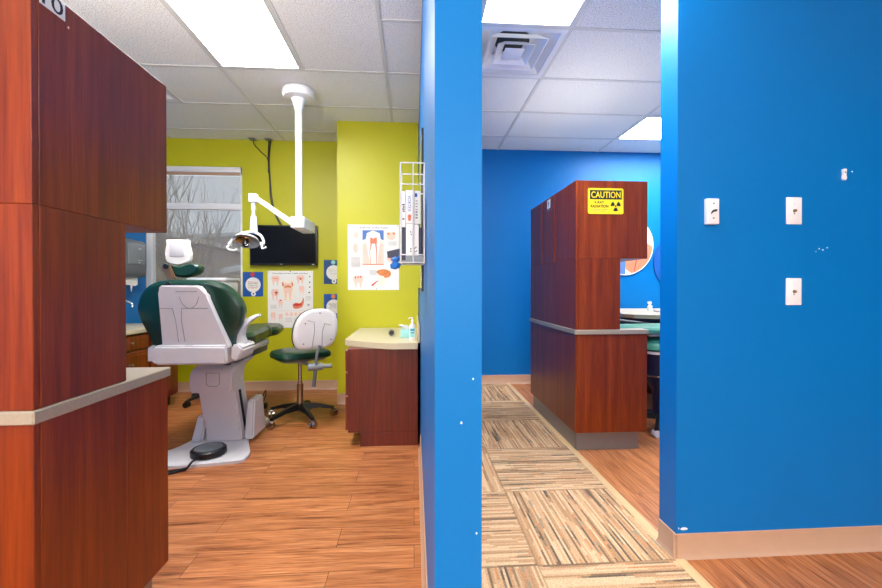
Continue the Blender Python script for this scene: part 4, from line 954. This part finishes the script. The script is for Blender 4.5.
b = NB(); tube(b, spline([(-1.42, 3.96, .05), (-1.41, 4.0, .12), (-1.44, 4.08, .14), (-1.52, 4.2, .03), (-1.6, 4.35, .006), (-1.66, 4.5, .006)], 6), .005, 6); obj('cord', b, 'black', t)

# ---------------------------------------------------------------- assistant stool
t = thing('operator_stool', 'rolling stool with green seat and white backrest shell by the desk', 'stool', (-.97, 3.62, 0))
sx_, sy_ = -.98, 3.60
def rotz(pts, a=.64):     # the stool faces away to the left
    return [(sx_ + (x * math.cos(a) - y * math.sin(a)), sy_ + (x * math.sin(a) + y * math.cos(a))) for x, y in pts]
seat = rotz(sm2([(-.20, -.17), (-.23, 0), (-.19, .17), (0, .215), (.19, .17), (.23, 0), (.20, -.17), (0, -.19)], 5))
b = NB(); pillow(b, seat, [(.535, .03), (.548, .004), (.57, 0), (.592, .012), (.605, .06), (.607, .15)], 'Z'); obj('seat', b, 'upholstery', t)
b = NB(); pillow(b, seat, [(.52, .05), (.5345, .04)], 'Z'); box(b, sx_ - .07, sx_ + .07, sy_ - .07, sy_ + .07, .495, .52, .008); obj('seat_pan', b, 'mgrey', t)
b = NB(); frustum(b, (sx_, sy_, .30), (sx_, sy_, .50), .016, .016, 16); obj('gas_lift', b, 'chrome', t)
b = NB(); lathe(b, [(.001, .07), (.03, .07), (.032, .12), (.027, .13), (.027, .31), (.001, .31)], (sx_, sy_, 0), 20); obj('column_sleeve', b, 'bracket', t)
five_star(t, sx_, sy_, .285, .115, 'black', 'chrome', -.95, 'chrome')
# backrest: local axes
f_ = Vector((-.60, .80, 0)); s_ = Vector((.80, .60, 0)); s2 = Vector((.82, .57, 0)).normalized(); f2 = Vector((-.57, .82, 0)).normalized()
bc = Vector((-.785, 3.37, .80))
def bshell(prof, out):
    rings = []
    for d, k in prof:
        ring = []
        for (u, v) in out:
            L = math.hypot(u, v); q = (L - k) / L * 1.0; u = u * 1.12
            ring.append(bc + s2 * (u * q) + Vector((.028 * (v * q) / .16 * 0, 0, 0)) + Vector((0, 0, v * q)) + f2 * (d + .25 * (u * q) ** 2) + s2 * (v * q) * .10)
        rings.append(ring)
    return rings
out = sm2([(-.163, -.03), (-.152, -.10), (-.115, -.148), (0, -.158), (.10, -.150), (.145, -.11), (.163, -.03), (.158, .05), (.128, .12), (.07, .158), (0, .165), (-.07, .155), (-.125, .115), (-.155, .05)], 4)
b = NB(); loft(b, bshell([(-.012, .03), (-.010, .012), (0, 0), (.010, 0)], out)); sh_ = obj('back_shell', b, 'chairwhite', t)
b = NB(); loft(b, bshell([(.0105, .002), (.04, .0), (.055, .015), (.06, .06)], out)); obj('backrest_pad', b, 'upholstery', t)
b = NB()
P = lambda u, v, d=-.013: bc + s2 * (u + v * .10) + Vector((0, 0, v)) + f2 * (d + .25 * u * u)
tube(b, [P(-.085, .075), P(-.03, .06), P(-.02, -.02), P(-.03, -.15)], .0022, 6); tube(b, [P(.11, .03), P(.06, .045), P(.045, -.02), P(.055, -.15)], .0022, 6); obj('pressed_line', b, 'mgrey', sh_)
for u, v in ((.01, .13), (-.10, .05), (.125, -.09), (-.10, -.11)):
    b = NB(); p = P(u, v, -.0115); frustum(b, p, p - f2 * .004, .005, .005, 10); obj('screw', b, 'ink', sh_)
b = NB(); lo = Vector((-.80, 3.335, .345)); tube(b, [P(.03, -.13, -.026), P(.01, -.2, -.03), lo + Vector((.01, 0, .1)), lo], [.013, .013, .015, .016], 10); obj('back_post', b, 'dgrey', t)
b = NB(); tube(b, [(sx_ + .02, sy_ - .06, .505), (-.86, 3.45, .50), (-.805, 3.365, .50)], .014, 8); obj('back_arm', b, 'mgrey', t)
b = NB(); frustum(b, (-.845, 3.325, .50), (-.74, 3.365, .50), .03, .03, 16); frustum(b, (-.74, 3.365, .50), (-.67, 3.39, .50), .016, .018, 12); obj('adjust_knob', b, 'mgrey', t)

# ---------------------------------------------------------------- ceiling mounted dental light
lx, ly = -.945, 3.45
t = thing('dental_light', 'white ceiling mounted dental light on a post and angled arm', 'lamp', (lx, ly, CEIL))
b = NB(); lathe(b, [(.001, -.006), (.125, -.006), (.13, -.02), (.13, -.055), (.118, -.07), (.06, -.08), (.05, -.10), (.034, -.15), (.032, -.17), (.001, -.17)], (lx, ly, CEIL), 40); obj('canopy', b, 'white', t)
b = NB(); frustum(b, (lx, ly, CEIL - .17), (lx, ly, 1.705), .028, .028, 24); obj('post', b, 'white', t)
b = NB(); box(b, -.982, -.872, 3.34, 3.70, 1.615, 1.7045, .006); bx_ = obj('arm_box', b, 'white', t)
b = NB(); box(b, -.962, -.89, 3.38, 3.64, 1.606, 1.6145, .002); obj('underside_plate', b, 'chairwhite', bx_)
b = NB(); p0, p1 = Vector((-.97, 3.38, 1.65)), Vector((-1.232, 3.27, 1.838)); d_ = (p1 - p0).normalized(); n_ = Vector((-d_.z, 0, d_.x)); s3 = Vector((0, 1, 0))
rings = []
for p, h, w in ((p0, .024, .026), (p0.lerp(p1, .5), .021, .024), (p1, .018, .022)):
    rings.append([p + n_ * h - s3 * w, p + n_ * h + s3 * w, p - n_ * h + s3 * w, p - n_ * h - s3 * w])
loft(b, rings); bmesh.ops.bevel(b, geom=b.edges[:], offset=.005, segments=2, affect='EDGES'); obj('arm', b, 'white', t)
b = NB(); box(b, -1.272, -1.21, 3.245, 3.295, 1.795, 1.862, .008); obj('elbow', b, 'white', t)
ex, ey = -1.24, 3.27
b = NB(); frustum(b, (ex, ey, 1.735), (ex, ey, 1.795), .018, .018, 18); frustum(b, (ex, ey, 1.69), (ex, ey, 1.735), .014, .014, 18); obj('drop_tube', b, 'chairwhite', t)
b = NB(); lathe(b, [(.001, 0), (.03, 0), (.026, .06), (.021, .125), (.001, .125)], (ex, ey, 1.565), 20); obj('drop_collar', b, 'white', t)
# head: yoke, reflector dish, bulb, lens rim, handles
hc = Vector((-1.285, ey, 1.50)); K = 0.86
def hq(x, y, z): return hc + Vector((x, y, z)) * K
b = NB(); tube(b, spline([hq(-.165, 0, -.035), hq(-.135, 0, .005), hq(-.065, 0, .06), hq(.03, 0, .078), hq(.105, 0, .055), hq(.135, 0, .01), hq(.14, 0, -.03)], 6), .010, 10); hd = obj('yoke', b, 'white', t)
ax = Vector((-.15, -.62, -.78)).normalized()
def dish(prof, mat, name, par, off, flat=1.0):
    q = ax.to_track_quat('Z', 'Y').to_matrix(); b = NB(); rings = []
    for r, h in prof: rings.append([hc + (Vector(off) + q @ Vector((r * math.cos(a), r * math.sin(a) * flat, h))) * K for a in [2 * PI * k / 32 for k in range(32)]])
    loft(b, rings, caps=False); return obj(name, b, mat, par)
dish([(.012, -.052), (.06, -.046), (.105, -.022), (.132, .012), (.128, .014), (.10, -.015), (.055, -.038), (.012, -.044)], 'reflect', 'reflector', t, (-.01, 0, 0), .66)
dish([(.02, -.034), (.045, -.031), (.07, -.014), (.066, -.008), (.04, -.022), (.02, -.026)], 'amber', 'reflector_coating', t, (-.045, -.006, -.004), .66)
b = NB(); frustum(b, hq(-.01, -.02, .005), hq(.0, -.05, -.05), .02, .022, 16); obj('bulb_cap', b, 'black', t)
b = NB(); tube(b, spline([hq(-.115, -.10, -.04), hq(-.055, -.125, -.055), hq(.02, -.12, -.055), hq(.09, -.09, -.045)], 5), .005, 8); obj('lens_rim', b, 'clear', t)
for xa, s_i in ((-.155, -1), (.125, 1)):
    b = NB(); frustum(b, hq(xa - .01, 0, -.03), hq(xa + .015, 0, -.03), .017, .017, 14)
    if s_i < 0: tube(b, spline([hq(xa, 0, -.035), hq(xa - .012, -.03, -.06), hq(xa + .015, -.05, -.085), hq(xa + .06, -.06, -.092), hq(xa + .085, -.06, -.08)], 5), .007, 8)
    else: tube(b, spline([hq(xa, 0, -.035), hq(xa + .01, -.03, -.065), hq(xa + .03, -.05, -.075), hq(xa + .055, -.05, -.06)], 5), .007, 8)
    obj('handle', b, 'white', t)

# ---------------------------------------------------------------- unseen uplights added on the two towers to brighten the ceiling
for nm, x0_, x1_, y0_, y1_, e_ in (('left', -1.95, -0.96, 1.22, 1.42, UP_L), ('right', 1.27, 1.47, 2.85, 3.75, UP_R)):
    t = thing('added_uplight', 'slim unseen uplight added on top of the %s' % ('left foreground cabinet' if nm == 'left' else 'red cabinet with the caution sign'), 'light', ((x0_ + x1_) / 2, (y0_ + y1_) / 2, 1.8765))
    b = NB(); box(b, x0_, x1_, y0_, y1_, 1.8765, 1.895, .003); obj('housing', b, 'white', t)
    ld = bpy.data.lights.new('uplight_fill', 'AREA'); ld.shape = 'RECTANGLE'; ld.size = x1_ - x0_; ld.size_y = y1_ - y0_; ld.energy = e_; ld.color = (1.0, 0.93, 0.82)
    lo_ = bpy.data.objects.new('uplight_fill', ld); COL.objects.link(lo_); lo_.location = ((x0_ + x1_) / 2, (y0_ + y1_) / 2, 1.905); lo_.rotation_euler = (PI, 0, 0)

# ---------------------------------------------------------------- sky, camera, view
w = bpy.data.worlds.new('overcast_sky'); sc.world = w; w.use_nodes = True; nt = w.node_tree
bg = nt.nodes['Background']; sky = nt.nodes.new('ShaderNodeTexSky'); sky.sky_type = 'HOSEK_WILKIE'; sky.turbidity = 9.0; sky.sun_direction = (0.3, -0.6, 0.7)
nt.links.new(mix(nt, 0.6, sky.outputs[0], (0.8, 0.84, 0.9, 1)), bg.inputs['Color']); bg.inputs['Strength'].default_value = 1.2

cd = bpy.data.cameras.new('camera'); cam = bpy.data.objects.new('camera', cd); COL.objects.link(cam)
cam.location = (0, 0, 1.14); cam.rotation_euler = (R(89.6), 0, R(-3.77))
cd.sensor_width = 36.0; cd.lens = 410.0 / 882 * 36; cd.shift_y = -4 / 882; cd.clip_start = 0.02
sc.camera = cam
sc.view_settings.view_transform = 'Standard'; sc.view_settings.look = 'None'; sc.view_settings.gamma = 1.0; sc.view_settings.use_curve_mapping = False
sc.view_settings.exposure = 0.75
sc.cycles.max_bounces = 10; sc.cycles.diffuse_bounces = 6; sc.cycles.use_denoising = True
